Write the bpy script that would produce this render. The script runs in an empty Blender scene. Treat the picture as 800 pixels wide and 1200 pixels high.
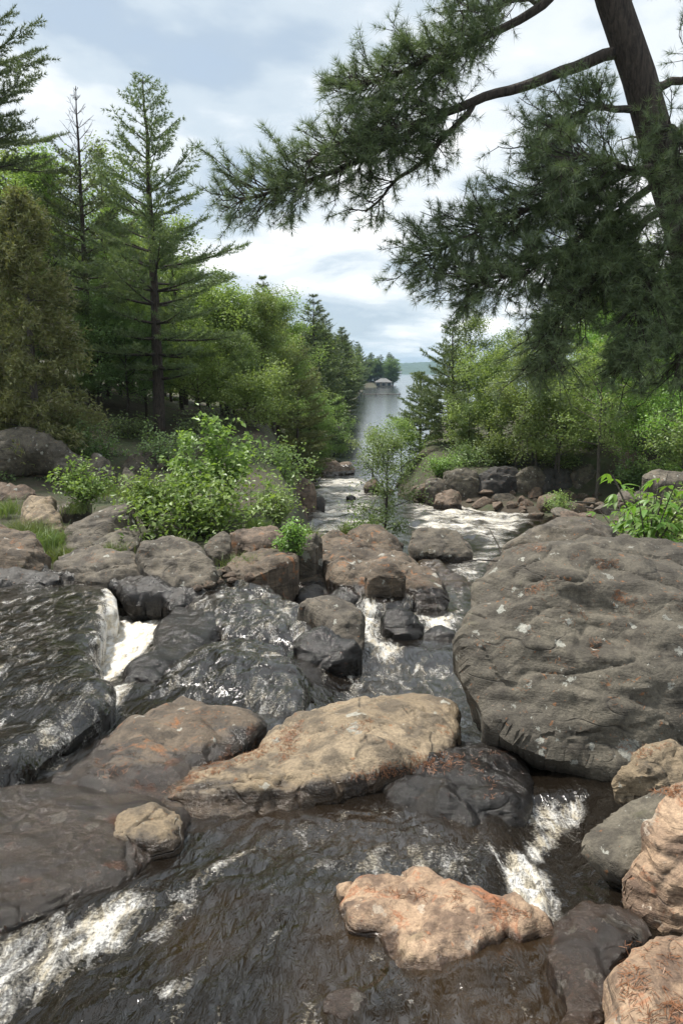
import bpy, math, random
import numpy as np
from mathutils import Vector
from mathutils.geometry import delaunay_2d_cdt
from mathutils.bvhtree import BVHTree

# ------------------------------------------------------------------ camera, sky, sun, exposure
SC = bpy.context.scene
COL = SC.collection
F, CX, CY = 890.0, 400.0, 600.0            # the photograph's focal length and centre, in its own pixels
PITCH = math.atan((600.0 - 436.0) / F)     # horizon lies at row 436
CAM = np.array([0.0, 0.0, 7.0])            # seven metres above the lake
cd = bpy.data.cameras.new('camera'); cam = bpy.data.objects.new('camera', cd); COL.objects.link(cam)
cam.location = CAM; cam.rotation_euler = (math.pi / 2 - PITCH, 0, 0)
cd.sensor_fit = 'VERTICAL'; cd.sensor_height = 24.0; cd.lens = 24.0 * F / 1200.0
cd.clip_start = 0.05; cd.clip_end = 20000
SC.camera = cam
SC.view_settings.view_transform = 'Standard'; SC.view_settings.look = 'None'
SC.view_settings.gamma = 1.0; SC.view_settings.use_curve_mapping = False
SC.view_settings.exposure = 1.5
SUN_EL, SUN_AZ = math.radians(63), math.radians(-52)   # azimuth from +Y towards +X

W = bpy.data.worlds.new('World'); SC.world = W; W.use_nodes = True
nt = W.node_tree; nt.nodes.clear()
def N(t, typ, **kw):
    n = t.nodes.new(typ)
    for k, v in kw.items():
        if k in n.inputs: n.inputs[k].default_value = v
        else: setattr(n, k, v)
    return n
def ramp(t, stops, fac=None, interp='LINEAR'):
    r = t.nodes.new('ShaderNodeValToRGB'); e = r.color_ramp.elements; r.color_ramp.interpolation = interp
    while len(e) < len(stops): e.new(0.5)
    for i, (p, c) in enumerate(stops):
        e[i].position = p; e[i].color = (c, c, c, 1) if not isinstance(c, (tuple, list)) else (*c, 1)
    if fac is not None: t.links.new(fac, r.inputs[0])
    return r
def math_(t, op, a, b=None, clamp=False):
    m = t.nodes.new('ShaderNodeMath'); m.operation = op; m.use_clamp = clamp
    for i, v in enumerate((a, b)):
        if v is None: continue
        if isinstance(v, (int, float)): m.inputs[i].default_value = v
        else: t.links.new(v, m.inputs[i])
    return m.outputs[0]
def mix(t, f, a, b, mode='MIX'):
    m = t.nodes.new('ShaderNodeMix'); m.data_type = 'RGBA'; m.blend_type = mode
    for s, v in ((m.inputs[0], f), (m.inputs[6], a), (m.inputs[7], b)):
        if isinstance(v, (int, float)): s.default_value = v
        elif isinstance(v, (tuple, list)): s.default_value = (*v[:3], 1)
        else: t.links.new(v, s)
    return m.outputs[2]

sky = N(nt, 'ShaderNodeTexSky', sky_type='NISHITA', sun_disc=False, sun_elevation=SUN_EL, sun_rotation=SUN_AZ,
        altitude=200.0, air_density=1.0, dust_density=1.5, ozone_density=1.0)
tc = N(nt, 'ShaderNodeTexCoord')
sep = N(nt, 'ShaderNodeSeparateXYZ'); nt.links.new(tc.outputs['Generated'], sep.inputs[0])
zc = math_(nt, 'ADD', math_(nt, 'MAXIMUM', sep.outputs[2], 0.0), 0.16)      # a flat cloud deck seen in perspective
ux = math_(nt, 'DIVIDE', sep.outputs[0], zc); uy = math_(nt, 'DIVIDE', sep.outputs[1], zc)
cmb = N(nt, 'ShaderNodeCombineXYZ'); nt.links.new(ux, cmb.inputs[0]); nt.links.new(uy, cmb.inputs[1])
n1 = N(nt, 'ShaderNodeTexNoise', Scale=1.25, Detail=9.0, Roughness=0.55, Distortion=0.25); nt.links.new(cmb.outputs[0], n1.inputs['Vector'])
n2 = N(nt, 'ShaderNodeTexNoise', Scale=0.62, Detail=4.0, Roughness=0.5, Distortion=0.6)
mp = N(nt, 'ShaderNodeMapping'); mp.inputs['Location'].default_value = (3.1, 7.7, 1.0); nt.links.new(cmb.outputs[0], mp.inputs[0]); nt.links.new(mp.outputs[0], n2.inputs['Vector'])
cl = math_(nt, 'ADD', math_(nt, 'MULTIPLY', n1.outputs[0], 0.65), math_(nt, 'MULTIPLY', n2.outputs[0], 0.45))
ccol = ramp(nt, [(0.44, (3.2, 3.85, 4.5)), (0.51, (4.2, 4.8, 5.3)), (0.57, (5.7, 6.05, 6.3)), (0.64, (8.0, 8.0, 7.95))], cl, 'EASE')
cover = ramp(nt, [(0.33, 0.7), (0.5, 0.95)], cl)
skym = mix(nt, cover.outputs[0], sky.outputs[0], ccol.outputs[0])
bg = N(nt, 'ShaderNodeBackground', Strength=0.06); nt.links.new(skym, bg.inputs[0])
wo = N(nt, 'ShaderNodeOutputWorld'); nt.links.new(bg.outputs[0], wo.inputs[0])

sl = bpy.data.lights.new('sun', 'SUN'); sl.energy = 2.4; sl.angle = math.radians(7); sl.color = (1.0, 0.95, 0.87)
so = bpy.data.objects.new('sun', sl); COL.objects.link(so)
sdir = Vector((math.sin(SUN_AZ) * math.cos(SUN_EL), math.cos(SUN_AZ) * math.cos(SUN_EL), math.sin(SUN_EL)))
so.rotation_euler = sdir.to_track_quat('Z', 'Y').to_euler(); so.location = (0, 0, 40)

# ------------------------------------------------------------------ numeric helpers
RNG = np.random.default_rng(7)
def _hash(ix, iy, iz, seed):
    h = (ix * 374761393 + iy * 668265263 + iz * 2147483647 + seed * 1274126177) & 0xFFFFFFFF
    h = ((h ^ (h >> 13)) * 1274126177) & 0xFFFFFFFF
    return h ^ (h >> 16)
def perlin(p, seed=0):
    p = np.asarray(p, float); i = np.floor(p).astype(np.int64); f = p - i
    u = f * f * f * (f * (f * 6 - 15) + 10); out = 0
    for dx in (0, 1):
        for dy in (0, 1):
            for dz in (0, 1):
                h = _hash(i[:, 0] + dx, i[:, 1] + dy, i[:, 2] + dz, seed)
                a = (h & 1023) * (2 * np.pi / 1024); b = ((h >> 10) & 1023) / 511.5 - 1
                s = np.sqrt(np.maximum(0, 1 - b * b))
                g = s * np.cos(a) * (f[:, 0] - dx) + s * np.sin(a) * (f[:, 1] - dy) + b * (f[:, 2] - dz)
                out = out + g * (u[:, 0] if dx else 1 - u[:, 0]) * (u[:, 1] if dy else 1 - u[:, 1]) * (u[:, 2] if dz else 1 - u[:, 2])
    return out * 1.5
def fbm(p, oct=4, seed=0, gain=0.5):
    a, s, t = 1.0, 0, 0
    for o in range(oct):
        s = s + a * perlin(p * 2.03 ** o, seed + o * 17); a *= gain
    return s
def ridged(p, oct=3, seed=0):
    a, s = 1.0, 0
    for o in range(oct):
        s = s + a * (1 - 2 * np.abs(perlin(p * 2.1 ** o, seed + o * 31))); a *= 0.5
    return s
def sstep(a, b, x):
    t = np.clip((np.asarray(x, float) - a) / (b - np.asarray(a, float)), 0, 1); return t * t * (3 - 2 * t)
CP, SP = math.cos(PITCH), math.sin(PITCH)
def ray(px, py):
    px, py = np.asarray(px, float), np.asarray(py, float)
    r, u = (px - CX) / F, (CY - py) / F
    return np.stack([r, CP + u * SP, -SP + u * CP], -1)          # Y component is the horizontal depth
def at(px, py, Y):
    d = ray(px, py); return CAM + d * (np.asarray(Y) / d[..., 1])[..., None]
RIVER_Y = [0, 1.5, 2.4, 3.9, 5.4, 8, 11.5, 14, 20.6, 33, 45, 56, 60]
RIVER_Z = [4.75, 4.66, 4.6, 4.3, 4.0, 3.6, 3.12, 2.8, 2.0, 1.0, 0.32, 0.03, 0.012]
def rz(Y): return np.interp(Y, RIVER_Y, RIVER_Z, right=0.0)
def on_river(px, py, dz=0.0):
    d = ray(px, py); lo, hi = 0.5, 400.0
    for _ in range(60):
        m = 0.5 * (lo + hi); z = CAM[2] + d[2] * m / d[1]
        if z > rz(m) + dz: lo = m
        else: hi = m
    return CAM + d * (lo / d[1])
def river_xy(pts, dz=0.0): return np.array([on_river(x, y, dz)[:2] for x, y in pts])
def poly_sd(P, poly):
    """signed distance, positive inside"""
    P = np.asarray(P, float); n = len(poly); d2 = np.full(len(P), 1e18); ins = np.zeros(len(P), bool)
    for i in range(n):
        a, b = poly[i], poly[(i + 1) % n]; e = b - a; w = P - a
        t = np.clip((w @ e) / max(e @ e, 1e-12), 0, 1); q = w - t[:, None] * e
        d2 = np.minimum(d2, (q * q).sum(1))
        c = (a[1] > P[:, 1]) != (b[1] > P[:, 1])
        with np.errstate(divide='ignore', invalid='ignore'):
            xx = e[0] * (P[:, 1] - a[1]) / (e[1] if e[1] != 0 else 1e-12) + a[0]
        ins ^= c & (P[:, 0] < xx)
    d = np.sqrt(d2); return np.where(ins, d, -d)

# ------------------------------------------------------------------ mesh helpers
def mk_mesh(name, V, faces, mats, tint=None, smooth=True, pattr=None, matidx=None):
    """faces: list of (n,k) int arrays; tint: per-face float array; pattr: {name: per-vertex floats}"""
    me = bpy.data.meshes.new(name); V = np.asarray(V, np.float32)
    me.vertices.add(len(V)); me.vertices.foreach_set('co', V.ravel())
    faces = [np.asarray(f, np.int32) for f in faces if len(f)]
    nl = sum(f.size for f in faces); npoly = sum(len(f) for f in faces)
    me.loops.add(nl); me.loops.foreach_set('vertex_index', np.concatenate([f.ravel() for f in faces]))
    tot = np.concatenate([np.full(len(f), f.shape[1], np.int32) for f in faces])
    st = np.concatenate([[0], np.cumsum(tot)[:-1]]).astype(np.int32)
    me.polygons.add(npoly); me.polygons.foreach_set('loop_start', st)
    me.polygons.foreach_set('use_smooth', np.full(npoly, smooth, bool))
    if matidx is not None: me.polygons.foreach_set('material_index', np.asarray(matidx, np.int32))
    if tint is not None:
        a = me.attributes.new('tint', 'FLOAT', 'FACE'); a.data.foreach_set('value', np.asarray(tint, np.float32))
    for k, v in (pattr or {}).items():
        a = me.attributes.new(k, 'FLOAT', 'POINT'); a.data.foreach_set('value', np.asarray(v, np.float32))
    for m in (mats if isinstance(mats, (list, tuple)) else [mats]): me.materials.append(m)
    me.update(calc_edges=True); me.validate()
    return me
def obj(name, me, parent=None, loc=None):
    o = bpy.data.objects.new(name, me); COL.objects.link(o)
    if parent is not None: o.parent = parent
    if loc is not None: o.location = loc
    return o
def tag(o, label=None, cat=None, group=None, kind=None):
    for k, v in (('label', label), ('category', cat), ('group', group), ('kind', kind)):
        if v: o[k] = v
    return o
def empty(name, loc, label, cat, group=None, rz_=0.0, s=1.0):
    o = bpy.data.objects.new(name, None); COL.objects.link(o); o.location = loc
    o.rotation_euler = (0, 0, rz_); o.scale = (s, s, s) if not isinstance(s, tuple) else s
    o.empty_display_size = 0.2
    return tag(o, label, cat, group)
def copy_tree(root, loc, label, group=None, rot=0.0, s=1.0):
    r = root.copy(); COL.objects.link(r); r.location = loc; r.rotation_euler = (0, 0, rot)
    r.scale = (s, s, s) if not isinstance(s, tuple) else s
    r['label'] = label
    if group: r['group'] = group
    elif 'group' in r: del r['group']
    for ch in list(root.children):
        c = ch.copy(); COL.objects.link(c); c.parent = r
    return r
class Geo:
    def __init__(s): s.v, s.f3, s.f4, s.n, s.t3, s.t4 = [], [], [], 0, [], []
    def add(s, V, F3=None, F4=None, tint=None):
        V = np.asarray(V, float); s.v.append(V)
        if F3 is not None and len(F3):
            F3 = np.asarray(F3); s.f3.append(F3 + s.n); s.t3.append(np.broadcast_to(0.5 if tint is None else tint, (len(F3),)))
        if F4 is not None and len(F4):
            F4 = np.asarray(F4); s.f4.append(F4 + s.n); s.t4.append(np.broadcast_to(0.5 if tint is None else tint, (len(F4),)))
        s.n += len(V)
    def tube(s, P, R, k=6, tint=None, cap=False):
        P = np.asarray(P, float); R = np.broadcast_to(np.asarray(R, float), (len(P),)); n = len(P)
        T = np.gradient(P, axis=0); T /= np.linalg.norm(T, axis=1)[:, None] + 1e-12
        a = np.array([0, 0, 1.0]) if abs(T[0][2]) < 0.9 else np.array([1.0, 0, 0])
        U = np.cross(T, a); U /= np.linalg.norm(U, axis=1)[:, None] + 1e-12; Wv = np.cross(T, U)
        ang = np.arange(k) * 2 * np.pi / k
        V = (P[:, None] + R[:, None, None] * (np.cos(ang)[None, :, None] * U[:, None] + np.sin(ang)[None, :, None] * Wv[:, None])).reshape(-1, 3)
        i, j = np.meshgrid(np.arange(n - 1), np.arange(k), indexing='ij'); j2 = (j + 1) % k
        s.add(V, None, np.stack([i * k + j, i * k + j2, (i + 1) * k + j2, (i + 1) * k + j], -1).reshape(-1, 4), tint)
    def box(s, x0, x1, y0, y1, z0, z1):
        V = np.array([[x, y, z] for z in (z0, z1) for y in (y0, y1) for x in (x0, x1)])
        s.add(V, None, [[0, 2, 3, 1], [4, 5, 7, 6], [0, 1, 5, 4], [2, 6, 7, 3], [0, 4, 6, 2], [1, 3, 7, 5]])
    def mesh(s, name, mats, smooth=True):
        fs, ts = [], []
        if s.f3: fs.append(np.concatenate(s.f3)); ts += s.t3
        if s.f4: fs.append(np.concatenate(s.f4)); ts += s.t4
        return mk_mesh(name, np.concatenate(s.v), fs, mats, np.concatenate(ts), smooth)

# ------------------------------------------------------------------ materials
def new_mat(name):
    m = bpy.data.materials.new(name); m.use_nodes = True; t = m.node_tree; t.nodes.clear()
    return m, t, t.nodes.new('ShaderNodeOutputMaterial')
def noise(t, vec, scale, detail=5, rough=0.55, dist=0.0):
    n = N(t, 'ShaderNodeTexNoise', Scale=float(scale), Detail=float(detail), Roughness=float(rough), Distortion=float(dist))
    t.links.new(vec, n.inputs['Vector']); return n.outputs[0]
def attr(t, name):
    a = t.nodes.new('ShaderNodeAttribute'); a.attribute_name = name; return a.outputs['Fac']
def rock_mat(name, c1, c2, c3, lichen=(0.42, 0.42, 0.37), lich=0.62, rust=0.66, rustc=(0.26, 0.11, 0.04), strata=0.25, rough=0.82, bump=1.0, sc=1.0, green=0.75):
    m, t, out = new_mat(name)
    tcn = N(t, 'ShaderNodeTexCoord'); v = tcn.outputs['Object']
    inf = N(t, 'ShaderNodeObjectInfo')
    off = N(t, 'ShaderNodeVectorMath', operation='ADD'); t.links.new(v, off.inputs[0])
    rv = N(t, 'ShaderNodeVectorMath', operation='SCALE'); rv.inputs[0].default_value = (31.0, 17.0, 23.0); t.links.new(inf.outputs['Random'], rv.inputs['Scale'])
    t.links.new(rv.outputs[0], off.inputs[1]); v = off.outputs[0]
    big = noise(t, v, 0.9 * sc, 6, 0.6, 0.3); mid = noise(t, v, 4.2 * sc, 8, 0.65, 0.2); fine = noise(t, v, 46 * sc, 6, 0.7)
    mpp = N(t, 'ShaderNodeMapping'); mpp.inputs['Scale'].default_value = (0.6, 0.6, 5.5); mpp.inputs['Rotation'].default_value = (0.35, 0.45, 0.6)
    t.links.new(v, mpp.inputs[0]); band = noise(t, mpp.outputs[0], 2.2 * sc, 7, 0.65, 0.9)
    col = mix(t, ramp(t, [(0.36, 0), (0.64, 1)], big).outputs[0], c1, c2)
    col = mix(t, math_(t, 'MULTIPLY', ramp(t, [(0.44, 0), (0.62, 1)], band).outputs[0], strata), col, c3)
    col = mix(t, math_(t, 'MULTIPLY', ramp(t, [(0.46, 0), (0.58, 1)], mid).outputs[0], 0.72), col, c3)
    wn2 = N(t, 'ShaderNodeTexNoise', Scale=9.0 * sc, Detail=6.0, Roughness=0.7); t.links.new(v, wn2.inputs['Vector'])
    vm = N(t, 'ShaderNodeMix', data_type='VECTOR'); vm.inputs[0].default_value = 0.17; t.links.new(v, vm.inputs[4]); t.links.new(wn2.outputs[1], vm.inputs[5])
    for vs, am in ((4.0, 0.34), (9.5, 0.40)):
        vo = N(t, 'ShaderNodeTexVoronoi', Scale=vs * sc); t.links.new(vm.outputs[1], vo.inputs['Vector'])
        sp_ = N(t, 'ShaderNodeSeparateColor'); t.links.new(vo.outputs['Color'], sp_.inputs[0])
        rad = math_(t, 'MULTIPLY', math_(t, 'MAXIMUM', math_(t, 'SUBTRACT', sp_.outputs[0], lich), 0.0), am / (1.0 - lich))
        lm = math_(t, 'MULTIPLY', math_(t, 'GREATER_THAN', rad, vo.outputs['Distance']), math_(t, 'ADD', 0.35, math_(t, 'MULTIPLY', mid, 0.8)), True)
        col = mix(t, lm, col, mix(t, sp_.outputs[1], lichen, tuple(x * .62 for x in lichen)))
    sv = noise(t, v, 21 * sc, 3, 0.5); sm = ramp(t, [(0.70, 0), (0.73, 0.5)], sv).outputs[0]
    col = mix(t, sm, col, lichen)
    ov = noise(t, v, 15 * sc, 4, 0.6, 0.5); col = mix(t, ramp(t, [(0.655, 0), (0.69, 0.7)], ov).outputs[0], col, rustc)
    rvn = noise(t, v, 3.4 * sc, 7, 0.7, 0.6); rm = ramp(t, [(rust, 0), (rust + 0.06, 0.75)], rvn).outputs[0]
    col = mix(t, rm, col, rustc)
    gvn = noise(t, v, 1.9 * sc, 6, 0.7, 0.3); gm = ramp(t, [(green - 0.12, 0), (green, 0.6)], gvn).outputs[0]
    col = mix(t, gm, col, (0.075, 0.078, 0.03))
    col = mix(t, 0.75, col, ramp(t, [(0.3, 0.45), (0.7, 1.35)], fine).outputs[0], 'MULTIPLY')
    mpc = N(t, 'ShaderNodeMapping'); mpc.inputs['Scale'].default_value = (0.8, 0.3, 2.2); mpc.inputs['Rotation'].default_value = (0.5, 0.3, 0.8); t.links.new(v, mpc.inputs[0])
    jn = noise(t, mpc.outputs[0], 1.3 * sc, 2.2, 0.42, 0.0); jw = math_(t, 'ADD', math_(t, 'ABSOLUTE', math_(t, 'SUBTRACT', jn, 0.5)), math_(t, 'MULTIPLY', ramp(t, [(0.46, 0), (0.56, 1)], noise(t, v, 2.3 * sc, 3, 0.5)).outputs[0], 0.02)); joint = ramp(t, [(0.0, 0.4), (0.004, 0.65), (0.011, 1)], jw).outputs[0]
    col = mix(t, joint, (0.018, 0.015, 0.012), col)
    # wet: darker and glossier up to the splash line
    wn = math_(t, 'ADD', attr(t, 'wet'), math_(t, 'MULTIPLY', math_(t, 'SUBTRACT', mid, 0.5), 0.9))
    wet = ramp(t, [(0.42, 0), (0.62, 1)], wn).outputs[0]
    col = mix(t, wet, col, mix(t, 1.0, col, (0.22, 0.19, 0.17), 'MULTIPLY'))
    p = N(t, 'ShaderNodeBsdfPrincipled'); t.links.new(col, p.inputs['Base Color'])
    t.links.new(mix(t, wet, (rough,) * 3, (0.16,) * 3), p.inputs['Roughness'])
    bh = math_(t, 'ADD', math_(t, 'MULTIPLY', mid, 1.0), math_(t, 'ADD', math_(t, 'MULTIPLY', fine, 0.22), math_(t, 'MULTIPLY', band, 0.9 * strata * 2)))
    vor = N(t, 'ShaderNodeTexVoronoi', feature='DISTANCE_TO_EDGE', Scale=1.1 * sc)
    wv = N(t, 'ShaderNodeMix', data_type='VECTOR'); wv.inputs[0].default_value = 0.22
    nn = N(t, 'ShaderNodeTexNoise', Scale=2.5 * sc, Detail=4.0); t.links.new(v, nn.inputs['Vector'])
    t.links.new(v, wv.inputs[4]); t.links.new(nn.outputs[1], wv.inputs[5]); t.links.new(wv.outputs[1], vor.inputs['Vector'])
    crack = ramp(t, [(0.0, 0), (0.03, 1)], vor.outputs['Distance']).outputs[0]
    bh = math_(t, 'ADD', bh, math_(t, 'ADD', math_(t, 'MULTIPLY', crack, 0.18), math_(t, 'MULTIPLY', joint, 0.3)))
    b = N(t, 'ShaderNodeBump', Strength=0.85 * bump, Distance=0.055 / sc); t.links.new(bh, b.inputs['Height']); t.links.new(b.outputs[0], p.inputs['Normal'])
    t.links.new(p.outputs[0], out.inputs[0]); return m
M = {}
M['grey'] = rock_mat('rock_grey', (0.092, 0.081, 0.063), (0.160, 0.141, 0.105), (0.040, 0.034, 0.026), lich=0.70, rust=0.74)
M['greyb'] = rock_mat('rock_grey_brown', (0.098, 0.083, 0.064), (0.156, 0.134, 0.101), (0.035, 0.030, 0.024), lich=0.80, rust=0.68)
M['tan'] = rock_mat('rock_tan', (0.203, 0.154, 0.095), (0.304, 0.238, 0.158), (0.069, 0.055, 0.040), lich=0.88, rust=0.63, strata=0.3)
M['pink'] = rock_mat('rock_pink', (0.308, 0.208, 0.132), (0.435, 0.311, 0.208), (0.081, 0.050, 0.036), lichen=(0.5, 0.42, 0.33), lich=0.8, rust=0.56, rustc=(0.32, 0.13, 0.06), strata=0.55, sc=1.3)
M['brown'] = rock_mat('rock_brown', (0.106, 0.079, 0.054), (0.166, 0.129, 0.092), (0.038, 0.030, 0.022), lich=0.88, rust=0.58, strata=0.4)
M['redb'] = rock_mat('rock_red_brown', (0.132, 0.092, 0.063), (0.198, 0.148, 0.110), (0.048, 0.036, 0.027), lich=0.9, rust=0.6)
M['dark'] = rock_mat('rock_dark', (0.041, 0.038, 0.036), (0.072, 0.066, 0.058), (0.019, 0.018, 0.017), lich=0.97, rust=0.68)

def water_mat():
    m, t, out = new_mat('river_water')
    g = N(t, 'ShaderNodeNewGeometry'); v = g.outputs['Position']
    # streaks drawn out along the current; broader ones in the far rapids
    mp1 = N(t, 'ShaderNodeMapping'); mp1.inputs['Rotation'].default_value = (0, 0, math.radians(-28)); mp1.inputs['Scale'].default_value = (2.2, 0.7, 1.0); t.links.new(v, mp1.inputs[0])
    mp2 = N(t, 'ShaderNodeMapping'); mp2.inputs['Scale'].default_value = (0.8, 1.0, 1.0); t.links.new(v, mp2.inputs[0])
    fo = attr(t, 'foam'); br = attr(t, 'brown'); far = attr(t, 'far')
    r1 = noise(t, mp1.outputs[0], 9.0, 4, 0.55, 1.0)
    fn = noise(t, mp1.outputs[0], 3.2, 8, 0.68, 0.8); ff = noise(t, mp2.outputs[0], 0.9, 7, 0.66, 0.8)
    f1 = mix(t, far, fn, ff); f2 = noise(t, v, 55.0, 3, 0.6)
    fm = math_(t, 'ADD', fo, math_(t, 'ADD', math_(t, 'MULTIPLY', math_(t, 'SUBTRACT', f1, 0.5), 1.9), math_(t, 'MULTIPLY', math_(t, 'SUBTRACT', f2, 0.5), 0.8)))
    fmask = ramp(t, [(0.42, 0), (0.58, 0.22), (0.72, 0.65), (0.98, 1)], fm).outputs[0]
    base = mix(t, br, (0.008, 0.006, 0.0042), mix(t, ramp(t, [(0.3, 0), (0.7, 1)], noise(t, v, 3.0, 5, 0.6)).outputs[0], (0.028, 0.017, 0.008), (0.085, 0.05, 0.022)))
    fcol = mix(t, ramp(t, [(0.40, 0), (0.58, 1)], noise(t, mp1.outputs[0], 6.0, 5, 0.6, 0.8)).outputs[0], (0.62, 0.55, 0.42), (0.84, 0.83, 0.80))  # cream streaks: brownish tint of the froth, with its shading painted in
    col = mix(t, fmask, base, fcol)
    p = N(t, 'ShaderNodeBsdfPrincipled', IOR=1.55); t.links.new(col, p.inputs['Base Color'])
    t.links.new(mix(t, fmask, (0.035,) * 3, (0.6,) * 3), p.inputs['Roughness'])
    h = math_(t, 'ADD', math_(t, 'MULTIPLY', r1, 0.35), math_(t, 'MULTIPLY', math_(t, 'MULTIPLY', math_(t, 'ADD', f2, f1), fmask), 0.35))
    b = N(t, 'ShaderNodeBump', Strength=1.0, Distance=0.05); t.links.new(h, b.inputs['Height']); t.links.new(b.outputs[0], p.inputs['Normal'])
    t.links.new(p.outputs[0], out.inputs[0]); return m
M['water'] = water_mat()
def lake_mat():
    m, t, out = new_mat('lake_water')
    g = N(t, 'ShaderNodeNewGeometry'); v = g.outputs['Position']
    mp1 = N(t, 'ShaderNodeMapping'); mp1.inputs['Scale'].default_value = (0.5, 1.0, 1.0); t.links.new(v, mp1.inputs[0])
    h = math_(t, 'ADD', noise(t, mp1.outputs[0], 1.6, 5, 0.6, 0.4), math_(t, 'MULTIPLY', noise(t, mp1.outputs[0], 0.12, 4, 0.6), 2.0))
    p = N(t, 'ShaderNodeBsdfPrincipled', IOR=1.4, Roughness=0.13); p.inputs['Base Color'].default_value = (0.03, 0.036, 0.036, 1)
    b = N(t, 'ShaderNodeBump', Strength=0.2, Distance=0.06); t.links.new(h, b.inputs['Height']); t.links.new(b.outputs[0], p.inputs['Normal'])
    t.links.new(p.outputs[0], out.inputs[0]); return m
M['lake'] = lake_mat()
def leaf_mat(name, a, b, trans=0.4, gloss=0.035, dead=None):
    m, t, out = new_mat(name)
    tn = attr(t, 'tint'); inf = N(t, 'ShaderNodeObjectInfo')
    col = mix(t, tn, a, b)
    if dead: col = mix(t, ramp(t, [(0.62, 0), (0.8, 1)], tn).outputs[0], col, dead)
    hs = N(t, 'ShaderNodeHueSaturation'); t.links.new(col, hs.inputs['Color'])
    t.links.new(math_(t, 'ADD', math_(t, 'MULTIPLY', inf.outputs['Random'], 0.03), 0.485), hs.inputs['Hue'])
    t.links.new(math_(t, 'ADD', math_(t, 'MULTIPLY', inf.outputs['Random'], 0.35), 0.82), hs.inputs['Value'])
    d = N(t, 'ShaderNodeBsdfDiffuse'); tr = N(t, 'ShaderNodeBsdfTranslucent'); gl = N(t, 'ShaderNodeBsdfGlossy', Roughness=0.45)
    gl.inputs['Color'].default_value = (0.9, 0.95, 0.9, 1)
    t.links.new(hs.outputs[0], d.inputs[0]); t.links.new(mix(t, 1.0, hs.outputs[0], (1.15, 1.2, 0.6), 'MULTIPLY'), tr.inputs[0])
    m1 = N(t, 'ShaderNodeMixShader', Fac=trans); t.links.new(d.outputs[0], m1.inputs[1]); t.links.new(tr.outputs[0], m1.inputs[2])
    m2 = N(t, 'ShaderNodeMixShader', Fac=gloss); t.links.new(m1.outputs[0], m2.inputs[1]); t.links.new(gl.outputs[0], m2.inputs[2])
    t.links.new(m2.outputs[0], out.inputs[0]); return m
M['leaf'] = leaf_mat('leaf_green', (0.146, 0.215, 0.075), (0.313, 0.398, 0.139), .45)
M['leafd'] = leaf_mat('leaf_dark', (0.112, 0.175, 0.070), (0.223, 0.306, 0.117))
M['leafy'] = leaf_mat('leaf_bright', (0.134, 0.233, 0.058), (0.268, 0.389, 0.100), 0.45)
M['needle'] = leaf_mat('pine_needles', (0.095, 0.137, 0.065), (0.199, 0.244, 0.118), 0.3)
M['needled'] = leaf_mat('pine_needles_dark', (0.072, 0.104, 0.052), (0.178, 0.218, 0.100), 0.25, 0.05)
M['needley'] = leaf_mat('pine_needles_pale', (0.157, 0.191, 0.086), (0.292, 0.328, 0.152), 0.3)
M['cedar'] = leaf_mat('cedar_sprays', (0.142, 0.175, 0.066), (0.302, 0.297, 0.122), 0.3, 0.04, dead=(0.20, 0.19, 0.115))
M['grass'] = leaf_mat('grass_blades', (0.09, 0.15, 0.04), (0.20, 0.24, 0.09), 0.4)
def bark_mat(name, a, b):
    m, t, out = new_mat(name); tcn = N(t, 'ShaderNodeTexCoord')
    mp1 = N(t, 'ShaderNodeMapping'); mp1.inputs['Scale'].default_value = (9, 9, 1.5); t.links.new(tcn.outputs['Object'], mp1.inputs[0])
    n = noise(t, mp1.outputs[0], 3.0, 7, 0.7, 0.5)
    p = N(t, 'ShaderNodeBsdfPrincipled', Roughness=0.9); t.links.new(mix(t, ramp(t, [(0.35, 0), (0.65, 1)], n).outputs[0], a, b), p.inputs['Base Color'])
    bp = N(t, 'ShaderNodeBump', Strength=1.0, Distance=0.09); t.links.new(n, bp.inputs['Height']); t.links.new(bp.outputs[0], p.inputs['Normal'])
    t.links.new(p.outputs[0], out.inputs[0]); return m
M['bark'] = bark_mat('bark_dark', (0.018, 0.014, 0.012), (0.095, 0.075, 0.06))
M['barkg'] = bark_mat('bark_grey', (0.06, 0.05, 0.042), (0.16, 0.14, 0.12))
def floor_mat():
    m, t, out = new_mat('forest_floor'); g = N(t, 'ShaderNodeNewGeometry'); v = g.outputs['Position']
    n = noise(t, v, 0.5, 7, 0.65); n2_ = noise(t, v, 6.0, 6, 0.7)
    col = mix(t, ramp(t, [(0.4, 0), (0.6, 1)], n).outputs[0], (0.05, 0.04, 0.028), (0.045, 0.06, 0.025))
    col = mix(t, ramp(t, [(0.5, 0), (0.7, 0.8)], n2_).outputs[0], col, (0.10, 0.075, 0.05))
    p = N(t, 'ShaderNodeBsdfPrincipled', Roughness=0.95); t.links.new(col, p.inputs['Base Color'])
    b = N(t, 'ShaderNodeBump', Strength=0.8, Distance=0.1); t.links.new(n2_, b.inputs['Height']); t.links.new(b.outputs[0], p.inputs['Normal'])
    t.links.new(p.outputs[0], out.inputs[0]); return m
M['floor'] = floor_mat()
def plain(name, c, rough=0.8, var=0.25, scale=4):
    m, t, out = new_mat(name); tcn = N(t, 'ShaderNodeTexCoord'); n = noise(t, tcn.outputs['Object'], scale, 6, 0.65)
    p = N(t, 'ShaderNodeBsdfPrincipled', Roughness=rough)
    t.links.new(mix(t, ramp(t, [(0.3, 0), (0.7, 1)], n).outputs[0], tuple(x * (1 - var) for x in c), tuple(x * (1 + var) for x in c)), p.inputs['Base Color'])
    t.links.new(p.outputs[0], out.inputs[0]); return m
M['hill'] = plain('hill_forest', (0.035, 0.06, 0.03), 0.95, 0.35, 0.05)
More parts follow.
